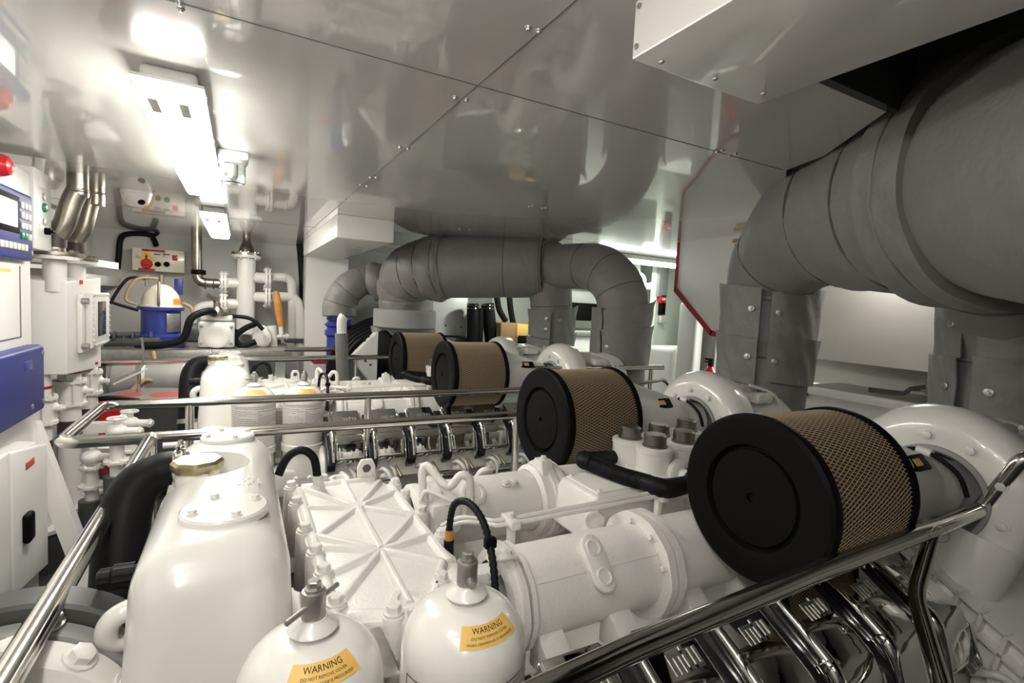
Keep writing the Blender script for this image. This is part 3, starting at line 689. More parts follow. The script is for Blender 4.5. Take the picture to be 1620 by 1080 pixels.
air_filter(1.825, -.482, 1.145, 1.53, .222, 1.765, -.53, 1.97)
turbo(.745, -.52, 1.93, -1, 0); turbo(1.745, -.55, 1.97, -1, 0)
m = MB().tube([(1.98, .62, -.62), (1.92, .66, -.78), (1.80, .78, -.90)], [.10, .095, .09], 24); m.build('compressor_outlet', Mt['white'], eng)
# ribbed intercooler casing low on the right
m = MB().prism([(.80, -.64), (.40, -.86), (.36, -1.3), (.80, -1.3)], (1.85, 0, 0), (0, 1, 0), (0, 0, 1), (.75, 0, 0), .02)
icl = m.build('intercooler', Mt['cast'], eng)
o, uu, vv = V((1.85, .76, -.66)), V((0, -.80, -.42)).normalized(), V((.10, .18, -1)).normalized()
nn = V((-1, 0, -.1)).normalized()
m = MB()
for k in range(7): m.prism([(-.010, 0), (.010, 0), (.005, .034), (-.005, .034)], o + uu * (.05 + k * .062), uu, nn, vv * .56)
for k in range(9): m.prism([(-.010, 0), (.010, 0), (.005, .034), (-.005, .034)], o + vv * (.01 + k * .066) + uu * .04, vv, nn, uu * .39)
m.build('waffle_ribs', Mt['cast'], icl)
m = MB(); m.prism([(-.03, 0), (.03, 0), (.03, .03), (-.03, .03)], o + uu * .01, uu, nn, vv * .6, .006)
for k in range(6): m.bolt(o + uu * .008 + vv * (.05 + k * .095) + nn * .03, nn, .014, .014)
m.build('cooler_flange', Mt['cast'], icl)
# chrome valve covers
def valve_cover(x, s):
    Y = lambda y: y if s > 0 else 2 * YM - y
    W = .077
    prof = [(.745, -.645), (.60, -.722), (.565, -.745), (.545, -.775), (.522, -.865), (.535, -.885), (.60, -.935), (.72, -.82)]
    pr = [(Y(a), b_) for a, b_ in prof]
    vc = MB().prism(pr, (x - W, 0, 0), (0, 1, 0), (0, 0, 1), (2 * W, 0, 0), .011, 3).build('valve_cover', Mt['chrome'], eng, 35, 'mirror polished valve cover')
    m = MB()
    base = [(.755, -.665), (.60, -.745), (.545, -.785), (.51, -.875), (.525, -.91), (.60, -.955), (.74, -.80)]
    m.prism([(Y(a), b_) for a, b_ in base], (x + W + .004, 0, 0), (0, 1, 0), (0, 0, 1), (.007, 0, 0), .002)
    m.build('edge_frames', Mt['chrome'], vc)
    m = MB(); m.prism([(Y(a), b_ - .012) for a, b_ in base], (x - W - .042, 0, 0), (0, 1, 0), (0, 0, 1), (.043, 0, 0), .004); m.build('gap_shade_strip', Mt['smoke'], vc, 35, 'dark glossy side strip shading the gap between covers')  # dark side strip, added so the gap between covers looks shaded
    m = MB(); a = lambda p: V((x - W - .010, Y(p[0]), p[1]))
    m.tube([a((.722, -.652)), a((.68, -.672)), a((.60, -.715)), a((.56, -.745)), a((.535, -.80)), a((.515, -.87))], [.004, .011, .015, .017, .011, .008], 14)
    m.ball(a((.575, -.735)), .020, (1, 1, 1)).cyl(a((.575, -.735)) - V((.03, 0, 0)), a((.575, -.735)) + V((.026, 0, 0)), .010)
    m.build('clamp_bar', Mt['chrome'], vc)
    u = V((1, 0, 0)); v = V((0, Y(.745) - Y(.60), .077)).normalized(); o = V((x + .012, Y(.668), -.6865)) + u.cross(v) * (0.0005 if s > 0 else -.0005)
    if s > 0:                                            # three block letters with slanted tops
        m = MB(); wv = u.cross(v)
        def bar(x0, x1, y0, y1): m.prism([(x0, y0), (x1, y0), (x1, y1), (x0, y1)], o, u, v, wv * .0022)
        for bx0 in (-.038, -.024, -.010): bar(bx0, bx0 + .0065, -.020, .018)
        bar(-.038, -.0035, .012, .020)
        bar(.002, .0085, -.020, .028); bar(.002, .016, .012, .020); bar(.002, .014, -.020, -.013)
        for bx0 in (.020, .034): bar(bx0, bx0 + .0065, -.020, .020)
        bar(.020, .0405, -.020, -.012)
        m.build('logo_lettering', Mt['zinc'], vc, 30, 'raised grey lettering')
    return vc
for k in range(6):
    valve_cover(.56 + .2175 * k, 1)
for k in range(7):
    x = .50 + .2175 * k; m = MB()
    m.tube([(x, .56, -.95), (x + .02, .50, -.93), (x + .05, .47, -.97), (x + .06, .50, -1.05)], .011, 10).tube([(x + .06, .58, -.93), (x + .08, .52, -.95), (x + .09, .50, -1.03)], .008, 8)
    m.box((x + .03, .53, -.99), (.05, .06, .05), .01).bolt((x + .03, .52, -.965), (0, -.6, .8), .012, .014); m.build('injector_pipes', Mt['cast'], eng)
    MB().cyl((x + .10, .56, -.94), (x + .115, .49, -.98), .008).build('injector_plug', Mt['brass'], eng)
for k in range(3): MB().tube([(.62 + k * .4, .48, -.99), (.78 + k * .4, .475, -.99)], .024, 16, 1).build('rail_cylinder', Mt['chrome'], eng)
# oil centrifuges
def dome_pt(cx, cy, prof, s, th, h):
    acc = 0
    for (r0, z0), (r1, z1) in zip(prof, prof[1:]):
        L = math.hypot(r1 - r0, z1 - z0)
        if s <= acc + L:
            t = (s - acc) / L; r = r0 + (r1 - r0) * t; z = z0 + (z1 - z0) * t; n = V((-(z1 - z0), 0, (r1 - r0))).normalized()
            if n.x < 0 and n.z < 0: n = -n
            if n.z < 0: n = -n
            r += n.x * h; z += n.z * h; return V((cx + r * math.cos(th), cy + r * math.sin(th), z))
        acc += L
    return V((cx + r1 * math.cos(th), cy + r1 * math.sin(th), z1))
def centrifuge(cx, cy, zt, R, th0, warn_s):
    prof = [(.0, zt), (.028, zt)]
    for k in range(11): a = PI / 2 * k / 10; prof.append((.028 + (R - .028) * math.sin(a), zt - .012 - .085 * (1 - math.cos(a))))
    prof += [(R, zt - .32), (R * 1.04, zt - .325), (R * 1.04, zt - .36), (R * .95, zt - .37), (R * .95, zt - .50), (0, zt - .50)]
    ct = MB(); ct.lathe((cx, cy, 0), (0, 0, 1), [(r, z) for r, z in prof], 64)
    ce = ct.build('oil_centrifuge', Mt['tank'], eng, 30)
    MB().lathe((cx, cy, zt - .004), (0, 0, 1), [(.036, 0), (.034, .004), (.022, .012), (.020, .016), (0, .016)], 36).build('neck_ring', Mt['tank'], ce)
    m = MB().cyl((cx, cy, zt + .01), (cx, cy, zt + .052), .0175, None, 24, .002).bolt((cx, cy, zt + .052), (0, 0, 1), .010, .015); hub = m.build('hub_nut', Mt['zinc'], ce, label='grey metal hub nut')
    if th0[1]:
        d = V((math.cos(th0[0]), math.sin(th0[0]), 0)); m = MB().cyl(V((cx, cy, zt + .032)) - d * .055, V((cx, cy, zt + .032)) + d * .055, .0042, None, 12, .001); m.build('tommy_bar', Mt['zinc'], ce)
    else: MB().cyl((cx, cy, zt + .03), (cx - .002, cy - .026, zt + .022), .006).build('tommy_bar', Mt['zinc'], ce)
    # curved warning label on the dome and printed sheet round the side
    sp = prof[:14]; tw = math.radians(warn_s[1]); b = bmesh.new(); g = []
    for j in range(5):
        g.append([b.verts.new(dome_pt(cx, cy, sp, warn_s[0] + .034 * j / 4, tw - .62 + 1.24 * i / 24, .0008)) for i in range(25)])
    for A, B in zip(g, g[1:]):
        for i in range(24): b.faces.new((A[i], B[i], B[i + 1], A[i + 1]))
    m = MB(); m._take(b); lab = m.build('warning_label', Mt['amber'], ce)
    for t_, sz, ds in (('WARNING', .0130, .009), ('DO NOT REMOVE COVER', .0058, .0195), ('WHEN CENTRIFUGE IS PRESSURIZED', .0050, .0275)):
        rr = .082
        text_mb(t_, sz, lambda x, y, z, ds=ds: dome_pt(cx, cy, sp, warn_s[0] + ds - y, tw + x / rr, .0014), .0001).build('warning_lettering', Mt['ink'], lab)
    ts = math.radians(warn_s[2])
    cylp = lambda x, y, h: V((cx + (R + h) * math.cos(ts + x / R), cy + (R + h) * math.sin(ts + x / R), zt - .098 + y))
    def sheet(w, hh, y0, h, m_, nm, par):
        b = bmesh.new(); A = [b.verts.new(cylp(-w / 2 + w * i / 30, y0, h)) for i in range(31)]; B = [b.verts.new(cylp(-w / 2 + w * i / 30, y0 - hh, h)) for i in range(31)]
        for i in range(30): b.faces.new((A[i], B[i], B[i + 1], A[i + 1]))
        k = MB(); k._take(b); return k.build(nm, m_, par)
    sh = sheet(R * 2.7, .155, 0, .0006, Mt['paper'], 'instruction_sheet', ce)
    k = MB()
    for (w, hh, y0) in ((R * 2.6, .0016, -.004), (R * 2.6, .0016, -.148)):
        k2 = sheet(w, hh, y0, .0012, Mt['ink'], 'border_line', sh)
    for x in (-R * 1.3, R * 1.3):
        b = bmesh.new(); q = [b.verts.new(cylp(x + dx, y, .0012)) for dx, y in ((-.0008, -.004), (-.0008, -.149), (.0008, -.149), (.0008, -.004))]; b.faces.new(q)
        k = MB(); k._take(b); k.build('border_line', Mt['ink'], sh)
    text_mb('FM200L-20B MTU/DDC Oil Cleaning Centrifuge Maintenance Procedure', .0075, lambda x, y, z: cylp(x, y - .013, .0014), .0001).build('sheet_lettering', Mt['ink'], sh)
    m = MB(); rd = random.Random(5)
    for i in range(12):
        for col in (-1, 1):
            x = -R * 1.22 if col < 0 else .008
            while x < (-.008 if col < 0 else R * 1.15):
                w = .006 + .014 * rd.random(); b = bmesh.new(); y = -.026 - .0098 * i
                A = [b.verts.new(cylp(x + w * q / 3, y, .0012)) for q in range(4)]; B = [b.verts.new(cylp(x + w * q / 3, y - .0022, .0012)) for q in range(4)]
                for q in range(3): b.faces.new((A[q], B[q], B[q + 1], A[q + 1]))
                m._take(b); x += w + .003
                if rd.random() < .12: break
    m.build('print_lines', Mt['inkgrey'], sh)
    return ce
centrifuge(.102, .765, -.487, .106, (.75, True), (.074, -85, -85))
centrifuge(.345, .755, -.485, .106, (0, False), (.079, -83, -95))
m = MB().bx((.205, .78, -.93), (.245, .92, -.62), .006)
for k in range(30): m.box((.222, .775, -.635 - k * .009), (.03, .012, .004))
m.build('ribbed_cooler_block', Mt['zinc'], eng)
MB().bx((-.05, .66, -1.08), (.46, .9, -.94), .015).build('centrifuge_bracket', Mt['cast'], eng)
m = MB().cyl((-.09, .82, -.96), (-.09, .82, -.72), .045).cyl((-.30, .80, -.79), (-.09, .80, -.79), .016).lathe((-.02, .76, -.80), (0, -1, 0), [(.05, 0), (.05, .02), (.03, .03), (.02, .03), (.018, .02), (0, .02)], 24); m.build('drain_pipe', Mt['white'], eng)

# the far engine is the same machine 2.2 m across the ship
far = copy_tree(eng, None, V((.87, YM + 2.2, FZ)))
far['label'] = 'white diesel engine behind the middle handrails, farther from the viewer'

# ------------------------------------------------------------------ insulated exhausts
def seam_ring(mb, path, tan, rad, i, k=1.012, w=.006, wob=.0):
    u, v, n = frame_of(tan[i]); N = 48; pts = []
    for q in range(N + 1):
        a = 2 * PI * q / N; r = rad[i] * (k + wob * math.sin(3 * a + i) + wob * .6 * math.sin(7 * a)); pts.append(path[i] + (u * math.cos(a) + v * math.sin(a)) * r + n * rad[i] * wob * 2 * math.sin(2 * a + i))
    return mb.tube(pts, w, 8, 1)
def lag_pipe(name, pts, rad, parent, seams, N=64, wr=.012, sub=10, seed=0):
    """quilted cloth sleeve: a swept tube pinched a little at every seam"""
    m = MB(); m.tube(pts, rad, 6, sub); P, T, R = m.path, m.tan, m.rad; m.bm.free()
    rd = random.Random(seed); ph = [rd.random() * 6 for _ in range(6)]
    b = bmesh.new(); u = T[0].orthogonal().normalized(); rows = []
    for i, p in enumerate(P):
        u = (u - T[i] * u.dot(T[i])).normalized(); w = T[i].cross(u); row = []
        d = min([abs(i - s) for s in seams] + [99])
        pin = 1 - .024 * math.exp(-d * d / 1.2)
        for k in range(N):
            a = 2 * PI * k / N
            wk = wr * (math.sin(5 * a + ph[0] + i * .35) * .5 + math.sin(9 * a + ph[1] - i * .5) * .35 + math.sin(23 * a + ph[2]) * .35 * math.exp(-d / 1.5))
            row.append(b.verts.new(p + (u * math.cos(a) + w * math.sin(a)) * R[i] * (pin + wk)))
        rows.append(row)
    for A, B in zip(rows, rows[1:]):
        for k in range(N): b.faces.new((A[k], A[(k + 1) % N], B[(k + 1) % N], B[k]))
    b.faces.new(rows[0][::-1]); b.faces.new(rows[-1]); bmesh.ops.recalc_face_normals(b, faces=b.faces)
    m = MB(); m._take(b); o = m.build(name, Mt['lag'], parent, 60)
    for s in seams:
        m = MB(); seam_ring(m, P, T, R, s, .981, .0038, .004); m.build('stitched_seam', Mt['stitch'], o)
    return o
def wrap_flap(par, c, r, z0, z1, a0, a1, dz=0, lift=.018, buttons=(), lagm='lag', flare=.02, axis_tilt=0):
    """buttoned cloth collar wrapped round a riser; angles in degrees, -90 faces the near side"""
    N = 28; b = bmesh.new(); g = []
    for layer in (0, .007):
        rows = []
        for j in range(9):
            t = j / 8; row = []
            for i in range(N + 1):
                s = i / N; a = math.radians(a0 + (a1 - a0) * s); z = z0 + (z1 - z0) * t + dz * (s - .5)
                rr = r + lift + layer + flare * t * t * .6 + .004 * math.sin(6 * s * PI + j) * (1 - abs(t - .5)) + .006 * math.sin(PI * s * 2 + 1.3 * t)
                row.append(b.verts.new((c[0] + rr * math.cos(a), c[1] + rr * math.sin(a), z)))
            rows.append(row)
        g.append(rows)
    for rows in g:
        for A, B in zip(rows, rows[1:]):
            for i in range(N): b.faces.new((A[i], A[i + 1], B[i + 1], B[i]))
    for j in range(8):
        for i in (0, N): b.faces.new((g[0][j][i], g[0][j + 1][i], g[1][j + 1][i], g[1][j][i]))
    for i in range(N):
        for j in (0, 8): b.faces.new((g[0][j][i], g[0][j][i + 1], g[1][j][i + 1], g[1][j][i]))
    bmesh.ops.recalc_face_normals(b, faces=b.faces)
    m = MB(); m._take(b); fl = m.build('buttoned_flap', Mt[lagm], par, 50)
    for ad, t in buttons:
        a = math.radians(ad); z = z0 + (z1 - z0) * t; d = V((math.cos(a), math.sin(a), 0)); rr = r + lift + .012 + flare * t * t * .6
        MB().lathe(V((c[0], c[1], z)) + d * rr, d, [(.017, 0), (.017, .003), (.014, .005), (.007, .005), (.006, .009), (0, .010)], 20).build('button', Mt['zinc'], fl, label='round metal snap button')
    return fl
ex = thing('exhaust_duct', (2.5, 1.4, -.45), 'huge grey cloth-lagged exhaust duct arching at the upper right', 'exhaust duct', 'lagged exhaust ducts')
A = V((2.54, 1.78, 0)); Bc = V((2.66, .795, 0))
lag_pipe('riser', [(A.x, A.y, -.62), (A.x, A.y, -.2), (A.x, A.y + .01, .12)], [.212, .215, .215], ex, [10], seed=3)
lag_pipe('riser', [(Bc.x, Bc.y, -.55), (Bc.x, Bc.y, -.1), (2.56, .79, .18), (2.36, .80, .40)], [.225, .225, .235, .25], ex, [10, 20], seed=5)
pts = [(2.545, 1.80, -.02), (2.54, 1.79, .14), (2.49, 1.70, .31), tuple(at(1298, 354, d=2.33)), tuple(at(1375, 331, d=2.05)), tuple(at(1480, 307, d=1.72)), tuple(at(1620, 278, d=1.43)), (1.68, .33, .385), (1.50, .0, .37)]
rad = [.205, .22, .24, .285, .328, .345, .345, .345, .345]
lag_pipe('main_sleeve', pts, rad, ex, [21, 37, 49], wr=.011, seed=7)
lag_pipe('collar_pad', [tuple(at(1500, 303, d=1.665)), tuple(at(1522, 299, d=1.62)), tuple(at(1575, 288, d=1.52)), tuple(at(1640, 275, d=1.40))], [.355, .385, .39, .385], ex, [19], wr=.016, seed=9)
for zz, (lo, hi) in enumerate(((-.10, .17), (-.33, -.09))):
    wrap_flap(ex, A, .215, lo, hi, -232, -154, -.03, buttons=((-164, .55),))
    wrap_flap(ex, A, .213, lo, hi, -143, -55, -.03, buttons=((-134, .5),))
    wrap_flap(ex, Bc, .225, lo - .01, hi - .02, -255, -202, .0, buttons=((-212, .5),))
    wrap_flap(ex, Bc, .223, lo - .01, hi - .02, -190, -80, -.03, buttons=((-178, .5),))
lag_pipe('collar', [(A.x, A.y, .10), (A.x, A.y, .16), (A.x, A.y, .22)], [.222, .226, .218], ex, [10], seed=8)

e2 = thing('exhaust_duct', (2.1, 4.1, -.6), 'grey cloth-lagged exhaust duct of the far engine, horizontal, bending down at its right end', 'exhaust duct', 'lagged exhaust ducts')
A2 = V((2.60, 3.05, 0)); B2 = V((2.56, 3.98, 0))
lag_pipe('riser', [(A2.x, A2.y, -.75), (A2.x, A2.y, -.3), (A2.x, A2.y, .06)], [.20, .20, .195], e2, [10], seed=11)
lag_pipe('riser', [(B2.x, B2.y, -.75), (B2.x, B2.y, -.3), (2.54, B2.y, .02), (2.50, 3.97, .28)], [.19, .19, .195, .2], e2, [10, 20], seed=12)
lag_pipe('elbow_sleeve', [(2.60, 3.05, .0), (2.60, 3.08, .12), (2.58, 3.16, .24), (2.555, 3.33, .335), (2.53, 3.56, .36), (2.49, 3.90, .365)], [.19, .195, .195, .193, .192, .195], e2, [12, 24, 36], wr=.006, seed=13)
lag_pipe('main_sleeve', [(2.50, 3.86, .365), (2.48, 3.93, .365), (2.42, 4.00, .36), (2.15, 4.18, .345), (1.85, 4.39, .33), (1.62, 4.56, .315)], [.195, .25, .272, .28, .284, .282], e2, [6, 20, 30, 47], wr=.006, seed=14)
lag_pipe('strap_pad', [(1.70, 4.50, .318), (1.64, 4.55, .31), (1.56, 4.63, .295)], [.292, .312, .30], e2, [8], wr=.03, seed=16)
lag_pipe('end_sleeve', [(1.66, 4.53, .318), (1.56, 4.64, .30), (1.47, 4.82, .26), (1.44, 4.98, .16), (1.45, 5.02, .02), (1.46, 5.03, -.12)], [.27, .285, .275, .265, .25, .245], e2, [9, 16, 30, 40], wr=.022, seed=15)
MB().lathe((1.47, 5.03, -.10), (0, 0, -1), [(.0, 0), (.30, 0), (.31, .01), (.31, .17), (.30, .18), (0, .18)], 40).build('flange_wrap', Mt['grey'], e2)
MB().bx((1.18, 5.0, -1.2), (1.80, 5.3, -.28), .02).build('silencer_base', Mt['grey'], e2)
for lo, hi, k in ((-.14, .05, 0), (-.42, -.12, 1)):
    wrap_flap(e2, A2, .20, lo, hi, -166, -35, .10 if k == 0 else .05, buttons=((-156, .5),) if k else ())
    wrap_flap(e2, A2, .198, lo - .02, hi - .03, -235, -170, 0)
for lo, hi in ((-.27, -.03), (-.55, -.28)):
    wrap_flap(e2, B2, .19, lo, hi, -205, -126, -.03, buttons=((-136, .7), (-136, .3)))
    wrap_flap(e2, B2, .188, lo, hi + .03, -116, -35, .06, buttons=((-106, .6),))
# smaller lagged elbow on the blue and white riser
t = thing('lagged_elbow', (.95, 5.2, -.1), 'small crumpled grey lagged elbow pipe left of the far exhaust duct', 'pipe')
p = [at(537, 500, d=5.2), at(538, 480, d=5.2), at(551, 458, d=5.2), at(574, 444, d=5.25), at(593, 446, d=5.3)]
lag_pipe('elbow_sleeve', p, [.165, .165, .158, .15, .145], t, [10, 19, 29], wr=.016, seed=21)
lag_pipe('flange_pad', [at(587, 447, d=5.3), at(592, 446, d=5.3), at(604, 446, d=5.34)], [.15, .205, .19], t, [], wr=.02, seed=22)
MB().tube([at(600, 446, d=5.33), at(640, 450, d=5.5)], .10, 20, 1).build('pipe_stub', Mt['lagdark'], t)
q = at(537, 505, d=5.25)
t = thing('filter_bottle', (q.x, q.y, -.75), 'blue bottle with white collar standing under the small lagged elbow', 'bottle')
MB().lathe((q.x, q.y, 0), (0, 0, 1), [(.0, -.02), (.128, -.02), (.13, -.03), (.13, -.12), (.125, -.13), (0, -.13)], 36).build('collar', Mt['cream'], t, label='white collar')
MB().lathe((q.x, q.y, 0), (0, 0, 1), [(0, -.13), (.125, -.13), (.125, -.245), (.11, -.255), (.12, -.27), (.142, -.29), (.142, -.305), (.12, -.325), (.12, -.34), (.142, -.36), (.142, -.40), (.12, -.42), (.12, -.75), (0, -.75)], 36).build('bottle_body', Mt['blue'], t)
for k in range(5):
    m = MB(); m.lathe((q.x, q.y, -.15 - .018 * k), (0, 0, -1), [(.1265, 0), (.1265, .005)], 24, -2.6, -1.2); m.build('print_line', Mt['paper'], t)

# ------------------------------------------------------------------ stainless handrails
def rail(m, pts, r=.0205, bend=.05):
    P = [V(p) for p in pts]; out = [P[0]]
    for a, b_, c in zip(P, P[1:], P[2:]):
        d0 = (a - b_).normalized(); d1 = (c - b_).normalized(); s, e = b_ + d0 * bend, b_ + d1 * bend
        for k in range(7): t = k / 6; out.append(s * (1 - t) ** 2 + b_ * 2 * t * (1 - t) + e * t * t)
    out.append(P[-1]); return m.tube(out, r, 20, 1)
RZ = -.53
t = thing('handrail', (.3, 2.4, FZ), 'polished stainless handrail loop between the two engines, with an arm to the lower left', 'handrail')
m = MB(); rail(m, [(1.22, 2.13, RZ), (-.52, 2.13, RZ), (-.52, 2.76, RZ), (1.90, 2.76, RZ)], bend=.06); m.build('rail_tube', Mt['steel'], t)
m = MB(); rail(m, [(-.27, 2.13, RZ), (-.265, -.2, RZ)]); m.build('side_rail_tube', Mt['steel'], t)
for x, y in ((-.27, 2.13), (1.20, 2.13)): MB().tube([(x, y, FZ), (x, y, RZ)], .018, 18, 1).build('post', Mt['steel'], t)
for x, y in ((-.20, 2.76), (1.86, 2.76), (.62, 2.76)): MB().tube([(x, y, FZ), (x, y, RZ)], .018, 18, 1).build('post', Mt['steel'], t)
m = MB().cyl((-.265, 2.07, RZ), (-.27, 2.13, RZ), .0212).torus((-.268, 2.10, RZ), (0, 1, 0), .0205, .0015); m.build('weld_bead', Mt['weld'], t)
t = thing('handrail', (1.1, .6, FZ), 'polished stainless handrail in front of the nearest air filter, bent upward at the right', 'handrail')
m = MB(); rl = [at(*q, Z=RZ) for q in ((790, 1130), (850, 1097), (1000, 1026), (1296, 903), (1475, 837), (1552, 806))]; rl = rl[:1] + rl[1:] + [at(1618, 722, X=rl[-1].x), at(1618, 722, X=rl[-1].x) + V((.25, -.3, .01))]; rail(m, rl, .0205, .03); m.build('rail_tube', Mt['steel'], t)
p0 = at(1478, 836, Z=RZ); p1, p2 = at(1447, 940, Y=p0.y - .03), at(1490, 1085, Y=p0.y - .15)
m = MB(); rail(m, [p0, p1, p2, p2 + (p2 - p1).normalized() * .9], .0185, .04); m.build('post', Mt['steel'], t)
m = MB().torus((p0.x - .03, .585, RZ), (1, 0, 0), .0205, .0012, 24, 6); m.build('weld_bead', Mt['weld'], t)
t = thing('handrail', (.7, 5.6, FZ), 'thin stainless handrail in front of the far wall workbench', 'handrail')
yb = 5.0
a, b_ = at(150, 574, Y=yb), at(615, 564, Y=yb); a2, b2 = at(450, 552, Y=yb + .3), at(690, 553, Y=yb + .3)
m = MB().tube([a, (a + b_) / 2, b_], .026, 14, 1); m.build('rail_tube', Mt['steel'], t)
m = MB().tube([a2, b2], .024, 14, 1); m.build('rail_tube', Mt['steel'], t)
for k in (.12, .86): pp = a + (b_ - a) * k; MB().tube([(pp.x, pp.y, FZ), pp], .018, 12, 1).build('post', Mt['steel'], t)
t = thing('handrail', (2.4, 2.95, FZ), 'short stainless handrail end in front of the far exhaust elbow', 'handrail')
a, b_ = at(845, 583, Y=2.82), at(1048, 581, Y=2.78)
m = MB().tube([a, b_], .018, 16, 1).ball(b_, .018); m.build('rail_tube', Mt['steel'], t)
MB().tube([(b_.x - .1, 2.79, FZ), (b_.x - .1, 2.79, b_.z)], .016, 12, 1).build('post', Mt['steel'], t)
t = thing('handrail', (2.2, 2.2, -.6), 'small curved stainless rail behind the second air filter', 'handrail')
m = MB(); rail(m, [at(1000, 625, Y=2.35), at(1010, 607, Y=2.35), at(1050, 600, Y=2.35), at(1060, 612, Y=2.35)], .012, .03); m.build('rail_tube', Mt['steel'], t)

# ------------------------------------------------------------------ pipework by the left wall
def flange(m, c, ax, r, th, nb=8, br=.009):
    a = V(ax).normalized(); c = V(c); u, w, _ = frame_of(a)
    m.lathe(c, a, [(0, 0), (r, 0), (r, th), (0, th)], 36)
    for k in range(nb):
        d = u * math.cos(2 * PI * k / nb + .3) + w * math.sin(2 * PI * k / nb + .3)
        m.bolt(c + d * r * .82 + a * th, a, br, br * 1.3); m.bolt(c + d * r * .82, -a, br, br * 1.3)
    return m
for k, (lab, top, mid, low, y) in enumerate((('bent stainless pipe nearer the control cabinet, left of the pair', (120, 262), (126, 318), (86, 372), 3.7), ('bent stainless pipe behind its twin, right of the pair', (151, 280), (150, 320), (119, 375), 4.2))):
    t0 = at(*top, Y=y); t0.z = CZ + .04; m1 = at(*mid, Y=y); l0 = at(*low, Y=y)
    zf = at(88, 404, Y=y).z if k == 0 else at(125, 412, Y=y).z
    t = thing('bent_pipe', (l0.x, y, zf), 'polished and weld-marked ' + lab, 'pipe', 'bent stainless vent pipes')
    xx = (t0.x + m1.x) / 2
    MB().tube([(xx, y, CZ + .05), (xx, y, .50), (xx, y, m1.z + .06), (xx - .03, y, m1.z - .02), (l0.x + .04, y, l0.z + .06), (l0.x, y, l0.z - .02), (l0.x, y, l0.z - .10), (l0.x, y, zf + .02)], .05, 28, 8).build('pipe', Mt['weld'], t)
    m = MB()
    for z in (.50, m1.z + .05): m.torus((xx, y, z), (0, 0, 1), .05, .0025, 30, 6)
    m.build('weld_beads', Mt['cap'], t)
    MB().cyl((l0.x, y, zf + .045), (l0.x, y, zf + .11), .0535, None, 30).build('rubber_sleeve', Mt['sleeve'], t, label='dark brown sleeve')
    m = MB(); flange(m, (l0.x, y, zf), (0, 0, 1), .115, .018, 8, .012); m.build('flange', Mt['weld'], t)
    m = MB(); m.lathe((l0.x, y, zf - .022), (0, 0, 1), [(0, 0), (.108, 0), (.108, .02), (0, .02)], 36)
    m.cyl((l0.x, y, zf - .20), (l0.x, y, zf - .02), .052); m.build('white_flange', Mt['white'], t, label='white painted lower flange')
# window box
t = thing('inspection_box', (-1.0, 4.05, -.5), 'white box with a bolted dark window below the bent stainless pipes', 'box')
MB().hexa([(-1.19, 3.66, -.52), (-.85, 3.66, -.52), (-.85, 4.45, -.58), (-1.19, 4.45, -.58), (-1.19, 3.66, .005), (-.85, 3.66, .0), (-.85, 4.45, .04), (-1.19, 4.45, .04)], .006).build('body', Mt['panel'], t)
fr = MB().bx((-.85, 3.86, -.42), (-.825, 4.36, -.07), .004).build('window_flange', Mt['white'], t)
MB().bx((-.825, 3.93, -.40), (-.79, 4.38, -.06), .006).build('window_frame', Mt['white'], fr)
MB().bx((-.792, 4.06, -.335), (-.786, 4.26, -.115), .002).build('window_pane', Mt['smoke'], fr, label='dark window pane')
m = MB()
for k in range(10):
    z = -.385 + k * .034
    for y in (3.95, 4.36): m.bolt((-.79, y, z), (1, 0, 0), .007, .007)
for k in range(11):
    for z in (-.385, -.075): m.bolt((-.79, 3.95 + k * .041, z), (1, 0, 0), .007, .007)
m.build('frame_bolts', Mt['white'], fr)
for z in (-.11, -.38): MB().cyl((-.83, 3.87, z), (-.795, 3.87, z), .018).build('hinge', Mt['zinc'], fr)
MB().bx((-.849, 3.92, -.01), (-.846, 3.98, .015)).build('red_label', Mt['red'], t)
